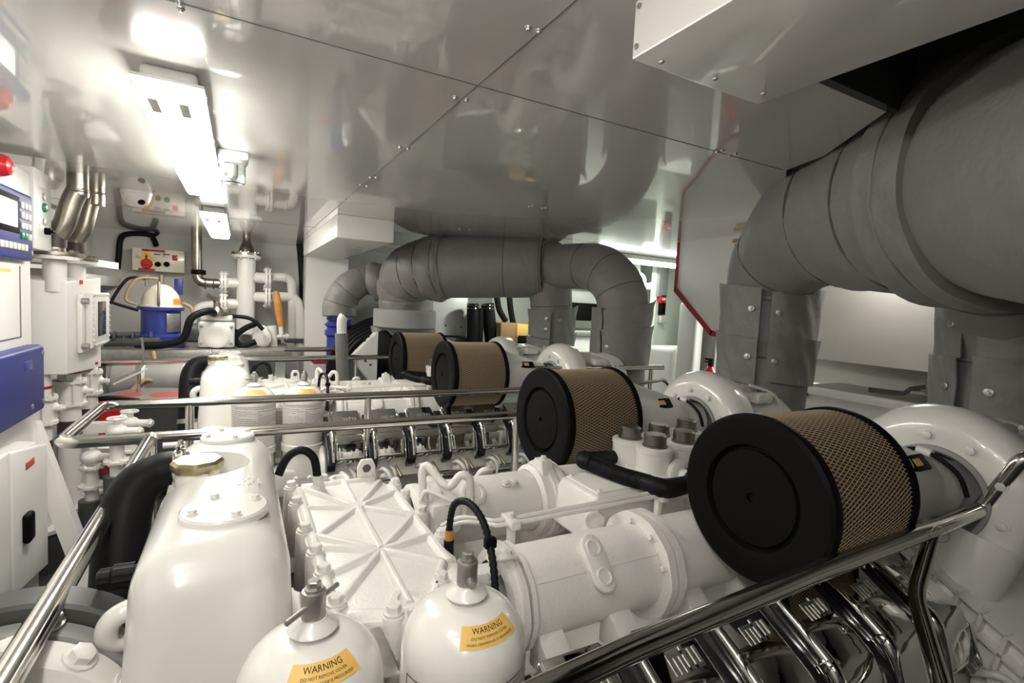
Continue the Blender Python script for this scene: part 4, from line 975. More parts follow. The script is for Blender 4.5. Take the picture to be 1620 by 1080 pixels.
# three white pipes below the box, flanged, with valves and strainers
for k, (x, y, lab, zt, zs) in enumerate(((-.99, 3.72, 'front white flanged pipe under the window box, reaching a bolted flange low down', -.52, -.84), (-.93, 4.05, 'second white flanged pipe under the window box, between its neighbours', -.55, -.80), (-.90, 4.32, 'white flanged pipe with a valve lever, farthest of the three under the window box', -.57, -.78))):
    t = thing('cooling_pipe', (x, y, FZ), lab, 'pipe', 'white cooling pipes under the window box'); r = .058
    MB().cyl((x, y, -1.42), (x, y, zt), r, None, 28).build('pipe', Mt['white'], t)
    m = MB(); flange(m, (x, y, zs + .19), (0, 0, -1), .085, .016, 6); flange(m, (x, y, zs + .05), (0, 0, -1), .085, .016, 6)
    for q in range(4): a = q * PI / 2 + .5; m.cyl((x + .075 * math.cos(a), y + .075 * math.sin(a), zs + .04), (x + .075 * math.cos(a), y + .075 * math.sin(a), zs + .20), .009, None, 8)
    m.cyl((x, y, zs + .05), (x, y, zs + .19), .068); m.build('valve_body', Mt['white'], t)
    MB().cyl((x, y, zs - .15), (x, y, zs - .06), r + .003, None, 28).build('rubber_sleeve', Mt['sleeve'], t, label='dark brown sleeve')
    MB().lathe((x, y, zs + .235), (0, 0, 1), [(r + .001, 0), (r + .001, .016)], 28).build('red_band', Mt['redline'], t)
    m = MB(); flange(m, (x, y, -1.42), (0, 0, 1), .13, .022, 8, .014); m.build('base_flange', Mt['white'], t)
    MB().lathe((x, y, FZ), (0, 0, 1), [(.115, 0), (.115, .2), (.12, .22), (0, .22)], 28).build('strainer_pot', Mt['darkgrey'], t)
    m = MB().ball((x + .055, y + .02, zs + .12), .03, (1.2, .8, 1)).cyl((x + .05, y, zs + .12), (x + .10, y, zs + .12), .016).bolt((x + .10, y, zs + .12), (1, 0, 0), .016, .02); m.build('side_valve', Mt['white'], t)
    if k == 2: MB().box((x + .24, y - .02, zs + .15), (.22, .03, .012), .004, M.Rotation(-.5, 3, 'Y')).build('valve_lever', Mt['white'], t); MB().tube([(x + .16, y, zs + .14), (x + .30, y, zs + .22), (x + .30, y, zs + .42)], .008, 8).build('lever_rod', Mt['zinc'], t)
# small valves low between the rails
for k, (px, py, lab) in enumerate(((185, 705, 'white valve cluster low down inside the handrail loop'), (145, 745, 'white valve nearest the left handrail arm'), (205, 690, 'white valve cluster deeper inside the handrail loop'))):
    p = at(px, py, Y=3.35 + .15 * k); t = thing('valve', (p.x, p.y, FZ), lab, 'valve', 'small white valves')
    m = MB().cyl((p.x, p.y, FZ + .1), (p.x, p.y, p.z + .02), .032, None, 16); flange(m, (p.x, p.y, p.z - .09), (0, 0, 1), .06, .014, 6, .008); flange(m, (p.x, p.y, p.z + .02), (0, 0, 1), .055, .012, 6, .008)
    m.build('valve_pipe', Mt['white'], t)
    m = MB().ball((p.x, p.y, p.z + .08), .05, (1, 1, .8), 16).cyl((p.x, p.y, p.z + .08), (p.x, p.y, p.z + .15), .015).torus((p.x, p.y, p.z + .15), (0, 0, 1), .04, .007, 20, 6).cyl((p.x, p.y, p.z + .08), (p.x + .10, p.y - .03, p.z + .08), .022).bolt((p.x + .1, p.y - .03, p.z + .08), (1, -.3, 0), .02, .02); m.build('valve_body', Mt['white'], t)
    MB().tube([(p.x, p.y, FZ), (p.x, p.y, p.z - .16)], .06, 16, 1).build('strainer_pot', Mt['darkgrey'], t)
t = MB().tube([at(166, 716, Y=3.9), at(203, 660, Y=4.2)], .05, 4, 1).tube([at(140, 676, Y=4.05), at(192, 674, Y=4.05)], .045, 4, 1).build('pipe_support', Mt['white'], None, 20)
tag(t, 'white steel pipe support bars inside the handrail loop', 'bracket')
# wall shelf profile behind the pipes
t = MB().bx((-1.39, 4.6, -.02), (-1.16, 6.98, .08), .01).build('cable_tray', Mt['panel']); tag(t, 'white cable tray along the left wall behind the bent pipes', 'cable tray')
t = MB().hexa([(-1.39, 3.9, .11), (-.86, 4.3, .11), (-.80, 4.75, .11), (-1.39, 4.75, .11), (-1.39, 3.9, .16), (-.86, 4.3, .16), (-.80, 4.75, .16), (-1.39, 4.75, .16)], .004).build('wall_shelf', Mt['panel']); tag(t, 'white shelf plate behind the two bent pipes', 'shelf')
t = thing('wall_instrument', (-1.38, 5.0, .3), 'small round metal instrument on the left wall behind the bent pipes', 'instrument')
MB().bx((-1.39, 5.2, .20), (-1.34, 5.9, .58), .01).build('plate', Mt['panel'], t); MB().lathe((-1.34, 5.35, .36), (1, 0, 0), [(.12, 0), (.12, .03), (.10, .05), (.06, .05), (.05, .08), (0, .08)], 28).build('dial', Mt['zinc'], t)

# ------------------------------------------------------------------ far wall: bench, purifier, manifold, pump
BY = 6.1; bz = at(300, 553, Y=5.75).z
t = thing('workbench', (-.4, 6.2, FZ), 'long grey bench along the far wall carrying the blue purifier and the white pump', 'bench')
x0, x1 = at(150, 560, Y=5.75).x, at(462, 553, Y=5.75).x
MB().bx((x0, 5.72, bz - .09), (x1, 6.55, bz), .01).build('bench_top', Mt['zinc'], t)
MB().bx((x0, 5.78, bz - .5), (x1, 6.5, bz - .35), .01).build('drip_tray', Mt['grey'], t)
for x in (x0 + .1, -.55, x1 - .1): MB().bx((x - .05, 5.9, FZ), (x + .05, 6.0, bz - .09), .005).build('leg', Mt['panel'], t)
t = thing('horizontal_tank', (-.55, 6.0, -1.2), 'grey horizontal cylinder lying under the far bench', 'tank')
m = MB().cyl(at(178, 605, Y=5.6), at(330, 600, Y=5.6), .19, None, 36, .04); m.build('shell', Mt['grey'], t)
m = MB()
for px in (225, 292): c = at(px, 603, Y=5.6); m.lathe(c, (1, 0, 0), [(.19, 0), (.2, 0), (.2, .04), (.19, .04)], 36)
m.build('bands', Mt['panel'], t)
# control panel on the wall
c = at(250, 408, Y=6.9); hw = .275
def wp(px, py, y=6.80): p = at(px, py, Y=y); return p
t = thing('switchgear_box', (c.x, 6.9, c.z - .2), 'cream wall switchgear box with a red and yellow switch above the blue purifier', 'control panel')
a, b_ = wp(209, 390), wp(292, 432)
bd = MB().bx((a.x, 6.80, b_.z), (b_.x, 6.99, a.z - .005), .006).build('box', Mt['cream'], t)
yq = 6.80
p = wp(232, 417); MB().lathe((p.x, yq, p.z), (0, -1, 0), [(.055, 0), (.055, .012), (.045, .03), (0, .03)], 28).box((p.x, yq - .035, p.z), (.09, .03, .025), .006).build('main_switch', Mt['red'], bd, label='red rotary main switch')
MB().bx((p.x - .075, yq - .004, p.z - .075), (p.x + .075, yq, p.z - .05)).build('switch_plate', Mt['red'], bd)
m = MB(); m.prism([(-.075, 0), (.075, 0), (0, .13)], (p.x, yq - .003, p.z + .03), (1, 0, 0), (0, 0, 1), (0, .003, 0)); m.build('warning_triangle', Mt['yellow'], bd)
m = MB(); m.prism([(-.008, 0), (.01, .0), (.0, .03), (.014, .03), (-.012, .075), (-.004, .04), (-.016, .04)], (p.x, yq - .004, p.z + .045), (1, 0, 0), (0, 0, 1), (0, .001, 0)); m.build('lightning_mark', Mt['ink'], bd)
for q in ((249, 406), (263, 406)):
    p = wp(*q); MB().bx((p.x - .03, yq - .01, p.z - .015), (p.x + .03, yq, p.z + .02), .003).build('meter', Mt['paper'], bd); MB().bx((p.x - .03, yq - .012, p.z + .02), (p.x + .03, yq, p.z + .03)).build('meter_cap', Mt['ink'], bd)
for q in ((250, 418), (264, 418)):
    p = wp(*q); MB().lathe((p.x, yq, p.z), (0, -1, 0), [(.028, 0), (.028, .02), (.015, .03), (0, .03)], 18).build('knob', Mt['black'], bd)
p = wp(277, 408); MB().bx((p.x - .025, yq - .012, p.z - .03), (p.x + .025, yq, p.z + .03), .004).build('red_button', Mt['red'], bd)
p = wp(249, 390.5); MB().bx((p.x - .14, yq - .003, p.z - .055), (p.x + .07, yq, p.z - .032)).build('red_strip', Mt['redline'], bd)
p = wp(218, 406); MB().lathe((p.x, yq, p.z), (0, -1, 0), [(.018, 0), (.018, .006), (0, .006)], 16).build('lock', Mt['zinc'], bd)
m = MB(); pts = [wp(186, 425, 6.95), wp(188, 402, 6.95), wp(191, 378, 6.95), wp(203, 370, 6.95), wp(236, 371, 6.95), wp(244, 380, 6.95), wp(247, 388, 6.92)]
m.tube(pts, .028, 10).tube([wp(238, 372, 6.95), wp(248, 370, 6.95), wp(251, 360, 6.95), wp(249, 356, 6.95)], .02, 8); t = m.build('cable_bundle', Mt['rubber']); tag(t, 'black cable bundle looping along the wall above the cream switchgear box', 'cable')
# purifier
c = at(255, 500, Y=6.05); t = thing('oil_purifier', (c.x, 6.05, bz), 'blue purifier with a cream dome standing on the far bench', 'purifier')
zt = at(255, 449, Y=6.05).z; zb = at(255, 485, Y=6.05).z; R0 = .165
prof = [(0, zt)] + [(R0 * math.sin(PI / 2 * k / 10), zb + .02 + (zt - zb - .02) * math.cos(PI / 2 * k / 10)) for k in range(1, 11)] + [(R0 + .02, zb + .015), (R0 + .02, zb), (0, zb)]
MB().lathe((c.x, 6.05, 0), (0, 0, 1), prof, 40).build('dome', Mt['cream'], t, label='cream enamel dome')
MB().lathe((c.x, 6.05, zb), (0, 0, -1), [(0, 0), (R0 + .03, 0), (R0 + .03, .03), (R0 + .0, .035), (R0 + .0, .26), (R0 + .03, .28), (R0 + .03, .34), (0, .34)], 40).bx((c.x - .2, 5.9, bz), (c.x + .2, 6.2, zb - .30), .015).build('body', Mt['blue'], t)
m = MB(); m.lathe((c.x, 6.05, zb - .06), (0, 0, -1), [(R0 + .008, 0), (R0 + .012, .01), (R0 + .012, .17), (R0 + .008, .18)], 16, -1.95, -1.15); m.build('name_plate', Mt['zinc'], t)
m = MB(); m.lathe((c.x, 6.05, zb + .03), (0, 0, 1), [(R0 + .004, 0), (R0 + .001, .055)], 12, -1.62, -1.0); m.build('orange_label', Mt['orange'], t)
m = MB().bx((c.x - .012, 5.865, zb), (c.x + .012, 5.885, zt + .02), .004).cyl((c.x, 6.05, zt - .01), (c.x, 6.05, zt + .09), .022).cyl((c.x - .11, 6.0, zt - .03), (c.x - .11, 6.0, zt + .08), .016); m.build('clamp_bar', Mt['weld'], t)
MB().bx((c.x + .10, 6.1, zt - .1), (c.x + .17, 6.18, zt + .06), .01).build('rear_pipe', Mt['navy'], t)
for pts, r, mm in (([(c.x - .12, 6.0, zt + .04), (c.x - .25, 5.95, zt + .03), (c.x - .36, 5.9, zb + .05), (c.x - .34, 5.9, zb + .02), (c.x - .17, 5.95, zb - .04)], .014, 'rubber'), ([(c.x - .02, 6.0, zt + .05), (c.x - .18, 5.92, zt + .03), (c.x - .26, 5.9, zb + .07), (c.x - .18, 5.92, zb + .02)], .014, 'hose'), ([(c.x + .19, 6.0, zb + .04), (c.x + .26, 5.95, zb), (c.x + .27, 5.95, zb - .1)], .016, 'hose')):
    MB().tube(pts, r, 10).build('hose', Mt[mm], t)
m = MB().cyl((c.x - .55, 5.95, bz + .10), (c.x - .15, 5.95, bz + .12), .03).cyl((c.x - .40, 5.9, bz + .05), (c.x + .02, 5.85, bz + .07), .04).ball((c.x - .62, 5.95, bz + .12), .11, (1, .8, 1)).cyl((c.x + .22, 5.95, bz + .15), (c.x + .38, 5.95, bz + .15), .095)
for k in range(6): m.lathe((c.x - .42 + .07 * k, 5.88, bz + .06 + .05 * (k % 2)), (1, 0, 0), [(.03, 0), (.05, .005), (.05, .02), (.03, .025)], 14)
m.build('fittings', Mt['darkgrey'], t)
t = MB().tube([at(228, 547, Y=5.70), at(260, 545, Y=5.68), at(290, 535, Y=5.68), at(303, 503, Y=5.68), at(330, 492, Y=5.75), at(339, 496, Y=5.85)], .034, 16).build('suction_hose', Mt['rubber']); tag(t, 'thick black hose from the blue purifier to the white pump', 'hose')
t = MB().tube([at(242, 556, Y=5.6), at(247, 575, Y=5.55), at(256, 592, Y=5.5), at(250, 604, Y=5.45), at(228, 602, Y=5.4), at(205, 622, Y=5.3)], .02, 12).build('drain_hose', Mt['hose']); tag(t, 'tan hose hanging from the bench edge below the purifier', 'hose')
# small white diaphragm pump
c = at(343, 538, Y=5.95); t = thing('diaphragm_pump', (c.x, 5.95, bz), 'small white pump with a flanged top on the far bench', 'pump')
m = MB().bx((c.x - .16, 5.85, bz + .01), (c.x + .16, 6.1, bz + .27), .03, 4); m.lathe((c.x, 5.86, bz + .13), (0, -1, 0), [(.12, 0), (.12, .03), (.09, .04), (.06, .03), (0, .035)], 32).box((c.x, 5.95, bz + .31), (.28, .16, .06), .015)
bd = m.build('body', Mt['white'], t)
m = MB()
for sx in (-.13, .13):
    for sz in (.05, .22): m.bolt((c.x + sx, 5.85, bz + sz), (0, -1, 0), .012, .012)
m.build('bolts', Mt['zinc'], bd)
m = MB(); flange(m, (c.x, 5.95, bz + .345), (0, 0, 1), .13, .025, 8, .012); m.lathe((c.x, 5.95, bz + .37), (0, 0, 1), [(.07, 0), (.05, .03), (.03, .05), (.03, .09), (0, .09)], 20).tube([(c.x, 5.95, bz + .44), (c.x - .01, 5.95, bz + .49), (c.x - .08, 5.9, bz + .53)], .022, 10); m.build('top_fitting', Mt['weld'], t)
MB().tube([(c.x + .12, 5.95, bz + .33), (c.x + .3, 5.9, bz + .31), (c.x + .42, 5.88, bz + .2)], .02, 10).build('air_hose', Mt['rubber'], t)
# white manifold column with flanges
c = at(389, 470, Y=6.5); zt = at(389, 408, Y=6.5).z; zc = at(389, 520, Y=6.5).z
t = thing('pipe_manifold', (c.x, 6.5, bz), 'white vertical pipe manifold with four side flanges on the far bench', 'manifold')
MB().cyl((c.x, 6.5, zc - .05), (c.x, 6.5, zt), .095, None, 36).build('column', Mt['white'], t)
m = MB(); flange(m, (c.x, 6.5, zt), (0, 0, 1), .15, .03, 10, .013); m.build('top_flange', Mt['white'], t)
m = MB(); flange(m, (c.x, 6.5, zt + .03), (0, 0, 1), .15, .025, 10, .013); m.lathe((c.x, 6.5, zt + .05), (0, 0, 1), [(.085, 0), (.08, .03), (.055, .10), (.04, .13), (.04, .20), (.05, .205), (.05, .23), (.04, .235), (.04, CZ + .05 - zt)], 28); m.build('stainless_reducer', Mt['weld'], t, label='stainless cone reducer')
m = MB(); flange(m, (c.x, 6.5, zc - .02), (0, 0, -1), .15, .03, 8, .013); m.build('foot_flange', Mt['white'], t)
for s, py, L in ((-1, 449, .19), (-1, 482, .19), (1, 438, .19), (1, 469, .19)):
    z = at(389, py, Y=6.5).z; m = MB().cyl((c.x, 6.5, z), (c.x + s * L, 6.5, z), .06, None, 24); flange(m, (c.x + s * L, 6.5, z), (s, 0, 0), .125, .025, 8, .011); flange(m, (c.x + s * (L + .032), 6.5, z), (s, 0, 0), .125, .025, 8, .011); m.build('side_branch', Mt['white'], t)
def P65(px, py): return at(px, py, Y=6.5)
m = MB(); rail(m, [P65(430, 438), P65(461, 439), P65(463, 480), P65(463, 540)], .05, .09); rail(m, [P65(430, 469), P65(470, 470), P65(474, 500), P65(474, 550)], .055, .10)
m.torus(P65(458, 439) - V((.05, 0, 0)), (1, 0, 0), .052, .008).build('outlet_pipes', Mt['white'], t)
MB().box(P65(468, 538), (.24, .16, .05), .008).build('pipe_clamp', Mt['darkgrey'], t)
m = MB(); rail(m, [P65(360, 482), P65(318, 483), P65(303, 500), P65(303, 530)], .05, .09); m.build('inlet_pipe', Mt['white'], t)
MB().cyl(P65(346, 482), P65(338, 482), .052).build('black_band', Mt['black'], t)
t = thing('stainless_pipe', tuple(P65(312, 445)), 'stainless pipe coming down from the ceiling to the white manifold', 'pipe')
a = P65(311, 360); m = MB(); rail(m, [(a.x, 6.5, CZ + .03), (a.x + .01, 6.5, P65(316, 447).z), P65(361, 449)], .05, .09); m.build('pipe', Mt['weld'], t)
m = MB()
for q in (325, 338, 350): m.torus(P65(q, 449), (1, 0, 0), .05, .008)
m.build('press_rings', Mt['weld'], t); MB().lathe(P65(314, 430) - V((0, 0, .03)), (0, 0, 1), [(.05, 0), (.07, .005), (.07, .05), (.05, .055)], 28).build('wall_clamp', Mt['black'], t)
# valve with orange handle, cable, tools
p = P65(442, 532); t = thing('lever_valve', tuple(p - V((0, 0, .1))), 'white valve with an upright orange wooden lever on the far bench', 'valve')
m = MB().tube([at(437, 460, Y=6.2), at(440, 485, Y=6.2), at(442, 500, Y=6.2), at(444, 516, Y=6.2)], [.028, .042, .038, .03], 16); m.build('handle', Mt['wood'], t, label='orange wooden handle')
m = MB().cyl(at(444, 515, Y=6.2), at(445, 532, Y=6.2), .024).cyl(at(430, 532, Y=6.2), at(452, 532, Y=6.2), .02).bolt(at(452, 532, Y=6.2), (1, 0, 0), .03, .03); m.build('lever_socket', Mt['white'], t)
q = at(414, 533, Y=6.1); m = MB().ball(q, .12, (.8, .6, 1.1), 20).cyl(q + V((.10, .1, .12)), q + V((.12, .1, -.2)), .05).lathe(q - V((0, .05, 0)), (0, -1, 0), [(.09, 0), (.09, .03), (.05, .05), (0, .05)], 24); m.build('valve_body', Mt['white'], t)
MB().box(P65(432, 545), (.16, .14, .12), .01).build('valve_foot', Mt['sleeve'], t)
m = MB().tube([at(410, 510, Y=6.0), at(390, 518, Y=6.0), at(374, 530, Y=6.0), at(374, 541, Y=6.0), at(385, 547, Y=6.0), at(405, 540, Y=6.0)], .03, 12).tube([at(372, 520, Y=6.05), at(362, 548, Y=6.05)], .035, 10); t = m.build('flexible_hose', Mt['rubber']); tag(t, 'black flexible hose curled beside the white pump', 'hose')
t = MB().tube([at(474, 386, Y=6.7), at(477, 420, Y=6.7), at(479, 470, Y=6.7), at(480, 555, Y=6.7)], .04, 10).build('vertical_cable', Mt['rubber']); tag(t, 'thick black cable running down the far wall corner', 'cable')
# drums and bucket
t = thing('grey_drum', tuple(at(262, 680, Y=4.6)), 'dark drum with a grey lid and red patches behind the handrail', 'drum')
p = at(238, 625, Y=4.9); MB().lathe((p.x, p.y, p.z), (0, 0, -1), [(0, 0), (.30, 0), (.33, .01), (.33, .03), (.29, .04), (.28, .7), (0, .7)], 40).build('body', Mt['darkgrey'], t)
MB().lathe((p.x, p.y, p.z + .012), (0, 0, -1), [(0, 0), (.29, 0), (.33, .008), (.335, .024), (.32, .03)], 40).build('lid', Mt['zinc'], t)
m = MB().lathe((p.x + .12, p.y - .06, p.z + .008), (0, 0, 1), [(.12, 0), (.12, .006), (0, .006)], 20).lathe((p.x - .14, p.y - .02, p.z + .008), (0, 0, 1), [(.09, 0), (.09, .006), (0, .006)], 20); m.build('red_patches', Mt['red'], t)
p = at(168, 640, Y=4.55); t = thing('red_bucket', (p.x, p.y, -1.6), 'red bucket partly hidden behind the handrail corner', 'bucket')
MB().lathe((p.x, p.y, p.z + .03), (0, 0, -1), [(0, .0), (.15, 0), (.165, .008), (.165, .025), (.15, .03), (.12, .5), (0, .5)], 32).build('body', Mt['red'], t)
MB().tube([(p.x - .1, p.y - .1, p.z + .05), (p.x + .05, p.y - .12, p.z + .07), (p.x + .2, p.y - .05, p.z + .03)], .018, 10).build('black_hose', Mt['rubber'], t)
# round flanged pump head at the lower left corner
t = thing('pump_housing', (-.30, .96, FZ), 'white round flanged pump housing with big bolts at the lower left corner', 'pump')
ax = V((.10, 1, .12)).normalized(); c = V((-.318, .90, -.728))
MB().lathe(c, ax, [(.0, -.12), (.10, -.11), (.128, -.08), (.135, .05), (.145, .055), (.165, .065), (.168, .075), (.168, .115), (.12, .12), (0, .125)], 64).build('housing', Mt['white'], t)
m = MB(); u, w, _ = frame_of(ax)
for k in range(12):
    a = 2 * PI * k / 12; m.bolt(c + ax * .092 + (u * math.cos(a + .1) + w * math.sin(a + .1)) * .166, (u * math.cos(a + .1) + w * math.sin(a + .1)), .018, .018)
m.build('housing_bolts', Mt['white'], t)
MB().lathe(c + ax * .125, ax, [(.15, 0), (.165, .004), (.165, .035), (.15, .04), (0, .04)], 64).build('grey_ring', Mt['grey'], t)
MB().lathe(c + ax * .165, ax, [(.0, 0), (.185, 0), (.19, .006), (.19, .05), (.16, .055), (0, .055)], 64).build('dark_flange', Mt['darkgrey'], t)
m = MB()
for k in range(12):
    a = 2 * PI * (k + .5) / 12; m.bolt(c + ax * .15 + (u * math.cos(a) + w * math.sin(a)) * .168, (u * math.cos(a) + w * math.sin(a)), .014, .02)
m.build('flange_bolts', Mt['zinc'], t)
t = MB().bx((-.62, 1.16, -.80), (-.26, 1.42, -.74), .01).bx((-.62, 1.16, FZ), (-.55, 1.42, -.8)).build('base_plate', Mt['grey']); tag(t, 'grey steel plate behind the round pump housing', 'plate')

# ------------------------------------------------------------------ things between the far exhaust and the right end
t = thing('white_cover_plate', tuple(at(590, 600, Y=5.0)), 'white rounded triangular cover plate beside the far air filter', 'cover')
cc = [at(*q, Y=5.0) for q in ((556, 565), (600, 521), (612, 520), (640, 545), (640, 600), (592, 615))]
m = MB(); o = cc[0]; m.prism([((p - o).x, (p - o).z) for p in cc], o, (1, 0, 0), (0, 0, 1), (0, .12, 0), .012); m.build('plate', Mt['panel'], t)
m = MB()
for q in ((577, 538), (583, 532), (578, 571), (586, 577)): m.lathe(at(*q, Y=5.0), (0, -1, 0), [(.012, 0), (.012, .004), (0, .005)], 12)
m.build('plate_screws', Mt['ink'], t)
for k in range(5):
    r = 1 + .09 * k
    c0 = at(612, 590, Y=5.2 + .04 * k)
    pts = [c0 + V((-.02 + .42 * r * math.cos(a), 0, .43 * r * math.sin(a))) for a in [PI * (.35 + .75 * j / 10) for j in range(11)]]
    t = MB().tube(pts, .028, 10, 4).build('coiled_hose', Mt['rubber']); tag(t, ['innermost black hose loop behind the white cover plate', 'second black hose loop behind the white cover plate', 'middle black hose loop behind the white cover plate', 'fourth black hose loop behind the white cover plate', 'outermost black hose loop behind the white cover plate'][k], 'hose', 'black hose loops')
t = MB().tube([at(545, 500, Y=4.9), at(541, 507, Y=4.9), at(541, 530, Y=4.9)], .045, 14).build('white_pipe', Mt['white']); tag(t, 'short white pipe in front of the blue bottle', 'pipe')
t = MB().tube([at(540, 527, Y=4.9), at(541, 560, Y=4.9), at(543, 610, Y=4.9)], .058, 16).build('lagged_pipe', Mt['lag']); tag(t, 'thin vertical grey lagged pipe below the short white pipe', 'pipe')
t = MB().bx((.72, 5.9, -.76), (1.0, 6.2, -.70), .01).build('red_tool_box', Mt['redline']); tag(t, 'flat dark red box on the floor ledge left of the blue bottle', 'box')
t = thing('wall_cabinet', tuple(at(715, 530, Y=6.0)), 'white cabinet hanging behind the far exhaust duct', 'cabinet')
a, b_ = at(686, 462, Y=6.0), at(738, 531, Y=6.0); MB().bx((a.x, 6.0, b_.z), (b_.x, 6.4, a.z), .012).build('body', Mt['panel'], t)
m = MB().lathe(at(705, 515, Y=6.0), (0, -1, 0), [(.01, 0), (.01, .005), (0, .006)], 10).lathe(at(729, 517, Y=6.0), (0, -1, 0), [(.01, 0), (.01, .005), (0, .006)], 10); m.build('screws', Mt['ink'], t)
MB().bx((a.x - .05, 5.9, b_.z - .14), (b_.x + .1, 6.5, b_.z - .02), .01).build('black_bracket', Mt['darkgrey'], t)
for k, (p, q, r, lab) in enumerate((((748, 480), (748, 545), .075, 'left thick black hose with clamps beside the hanging cabinet'), ((771, 480), (778, 545), .085, 'right thick black hose with clamps beside the hanging cabinet'), ((760, 488), (758, 545), .045, 'thin black hose between the two thick ones'))):
    t = thing('clamped_hose', tuple(at(*q, Y=5.8)), lab, 'hose', 'black clamped hoses'); MB().tube([at(*p, Y=5.8), at(*q, Y=5.8)], r, 18, 1).build('hose', Mt['rubber'], t)
    if k < 2:
        m = MB()
        for z in (.02, .06): m.torus(at(*p, Y=5.8) - V((0, 0, z)), (0, 0, 1), r, .008)
        m.build('clamps', Mt['chrome'], t)
m = MB().tube([at(786, 470, Y=6.0), at(790, 490, Y=6.0), at(800, 508, Y=6.0)], .04, 12).tube([at(806, 470, Y=6.0), at(808, 490, Y=6.0), at(812, 512, Y=6.0)], .04, 12); t = m.build('bent_hoses', Mt['rubber']); tag(t, 'bent black hose pair behind the second riser', 'hose')
a, b_ = at(793, 511, Y=5.6), at(831, 548, Y=5.6)
t = thing('cardboard_box', (a.x, 5.6, b_.z), 'brown cardboard box beside the second far riser', 'box'); MB().bx((a.x, 5.6, b_.z), (b_.x - .12, 6.0, a.z), .006).build('carton', Mt['card'], t); MB().bx((b_.x - .14, 5.58, b_.z + .12), (b_.x + .02, 6.0, a.z - .005), .006).build('carton_flap', Mt['amber'], t); MB().bx((b_.x - .12, 5.56, b_.z), (b_.x, 5.6, b_.z + .14), .004).build('black_label', Mt['black'], t)
# passage beyond the casing
a, b_ = at(1078, 478, X=3.75), at(1098, 592, X=3.75); t = MB().bx((3.72, b_.y, -1.6), (3.84, a.y, a.z), .03, 4).build('white_post', Mt['panel']); tag(t, 'white rounded post below the red-edged casing', 'post')
t = MB().bx((3.88, at(1131, 560, X=3.88).y, -1.6), (4.1, at(1101, 560, X=3.88).y, .3), .01).build('grey_column', Mt['grey']); tag(t, 'grey column right of the white post under the casing', 'column')
p = at(1123, 592, X=3.6); t = thing('fire_extinguisher', (p.x, p.y, -1.1), 'red fire extinguisher under the red-edged casing', 'fire extinguisher')
MB().lathe((p.x, p.y, p.z - .4), (0, 0, 1), [(0, 0), (.07, 0), (.075, .01), (.075, .38), (.065, .42), (.03, .455), (.025, .47), (0, .47)], 28).build('cylinder', Mt['red'], t)
MB().box((p.x, p.y, p.z + .10), (.03, .035, .06), .006).box((p.x, p.y + .02, p.z + .13), (.02, .08, .016), .004).box((p.x, p.y + .03, p.z + .105), (.02, .07, .012), .004).build('valve_head', Mt['black'], t)
MB().bx((4.58, 2.9, -.57), (4.6, 3.06, -.47), .003).build('wall_sign', Mt['key']) if False else None
p = at(1136, 575, X=4.59); t = MB().bx((4.575, p.y - .06, p.z - .04), (4.60, p.y + .08, p.z + .04), .003).build('wall_plate', Mt['key']); tag(t, 'small grey plate on the wall beside the fire extinguisher', 'plate')
for k, (px, py, w, h, mm, nm, lab, cat) in enumerate(((1048, 473, .09, .10, 'red', 'fire_call_point', 'small red fire call point on the far passage wall', 'call point'), (1048, 488, .07, .15, 'black', 'wall_switch', 'black switch under the red fire call point', 'switch'), (1048, 505, .08, .09, 'key', 'green_socket', 'small pale green box under the black switch', 'socket'), (1049, 440, .14, .45, 'grey', 'wall_conduit_box', 'tall grey box above the red fire call point', 'box'))):
    p = at(px, py, Y=4.62); o = MB().bx((p.x - w / 2, 4.60, p.z - h / 2), (p.x + w / 2, 4.66, p.z + h / 2), .005).build(nm, Mt[mm]); tag(o, lab, cat)
    if k == 0: o2 = MB().bx((p.x - .025, 4.595, p.z - .015), (p.x + .03, 4.602, p.z + .015)).build('white_window', Mt['paper'], o)
a = at(1036, 500, Y=4.66); slab('trim_8', (a.x, 4.66, FZ), (6.3, 4.76, CZ), Mt['passage'])
t = MB().tube([at(1006, 430, Y=5.0) + V((0, 0, .25)), at(1008, 430, Y=5.0), at(1016, 440, Y=5.0), at(1018, 452, Y=5.0), at(1034, 452, Y=5.0)], .045, 14).ball(at(1034, 452, Y=5.0), .05).build('passage_pipe', Mt['white']); tag(t, 'white bent pipe below the passage lamp', 'pipe')
t = thing('passage_bench', tuple(at(950, 560, Y=5.6)), 'white bench with grey top in the passage behind the far risers', 'bench')
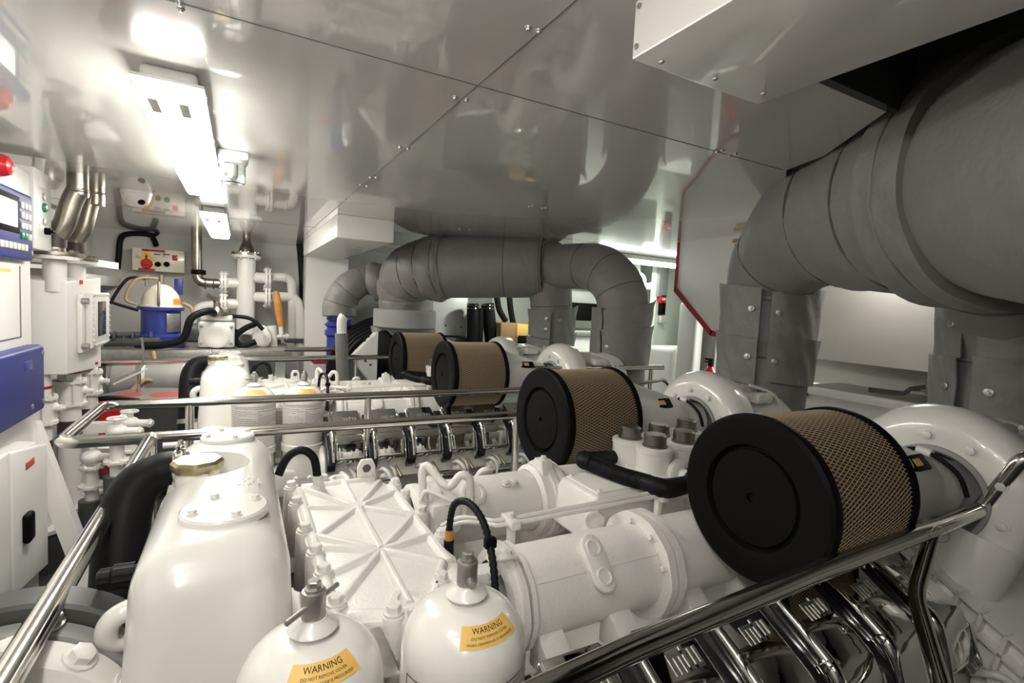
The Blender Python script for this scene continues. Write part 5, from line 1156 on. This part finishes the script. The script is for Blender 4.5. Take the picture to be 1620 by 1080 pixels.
a, b_ = at(898, 522, Y=5.6), at(1050, 600, Y=5.6); MB().bx((a.x, 5.6, a.z - .08), (b_.x, 6.4, a.z), .01).build('bench_top', Mt['zinc'], t); MB().bx((a.x, 5.65, FZ), (b_.x, 6.4, a.z - .08), .01).build('cupboard', Mt['panel'], t)
a, b_ = at(902, 478, Y=6.0), at(944, 508, Y=6.0); t = MB().bx((a.x, 6.0, b_.z), (b_.x, 6.4, a.z), .02).build('dark_equipment_case', Mt['black']); tag(t, 'black equipment case on the passage bench', 'case')
a, b_ = at(900, 478, Y=6.1), at(945, 462, Y=6.1); t = MB().bx((a.x, 6.1, a.z), (b_.x + .3, 6.5, b_.z), .01).build('passage_shelf', Mt['panel']); tag(t, 'pale shelf above the black equipment case', 'shelf')
a, b_ = at(1022, 545, X=4.0), at(1056, 600, X=4.0); t = thing('passage_cabinet', (4.0, 4.4, -1.2), 'white rounded cabinet to the right of the far exhaust elbow', 'cabinet'); MB().bx((3.95, b_.y - .1, -1.5), (4.5, a.y, a.z), .05, 4).build('body', Mt['panel'], t)
# rods and clamp on the ledge behind the big duct
m = MB(); yy = 1.2
for dz, dy in ((0, 0), (.03, .02)): m.tube([at(1375, 617, X=3.3) + V((0, 0, dz * .2)), at(1430, 622, X=3.3), at(1440, 615, X=3.3), at(1492, 609 + dz * 300, X=3.3)], .012, 8, 2)
t = m.build('steel_rods', Mt['darkgrey']); tag(t, 'thin dark steel rods lying along the ledge under the casing', 'rod')
p = at(1467, 606, X=3.28); t = thing('pipe_clamp', tuple(p - V((0, 0, .05))), 'small clamp standing on the ledge between the big risers', 'clamp')
m = MB().cyl(p - V((0, 0, .06)), p + V((0, 0, .10)), .008, None, 8).bolt(p + V((0, 0, .02)), (-1, 0, 0), .012, .02).box(p + V((0, 0, .03)), (.02, .08, .012), .003).box(p - V((0, 0, .04)), (.02, .05, .012), .003); m.build('clamp_body', Mt['cap'], t)
p = at(1275, 623, X=3.16); t = MB().lathe((3.155, p.y, p.z), (-1, 0, 0), [(.016, 0), (.016, .006), (.008, .008), (0, .006)], 16).build('round_plug', Mt['sleeve']); tag(t, 'small brown round plug on the ledge front', 'plug')
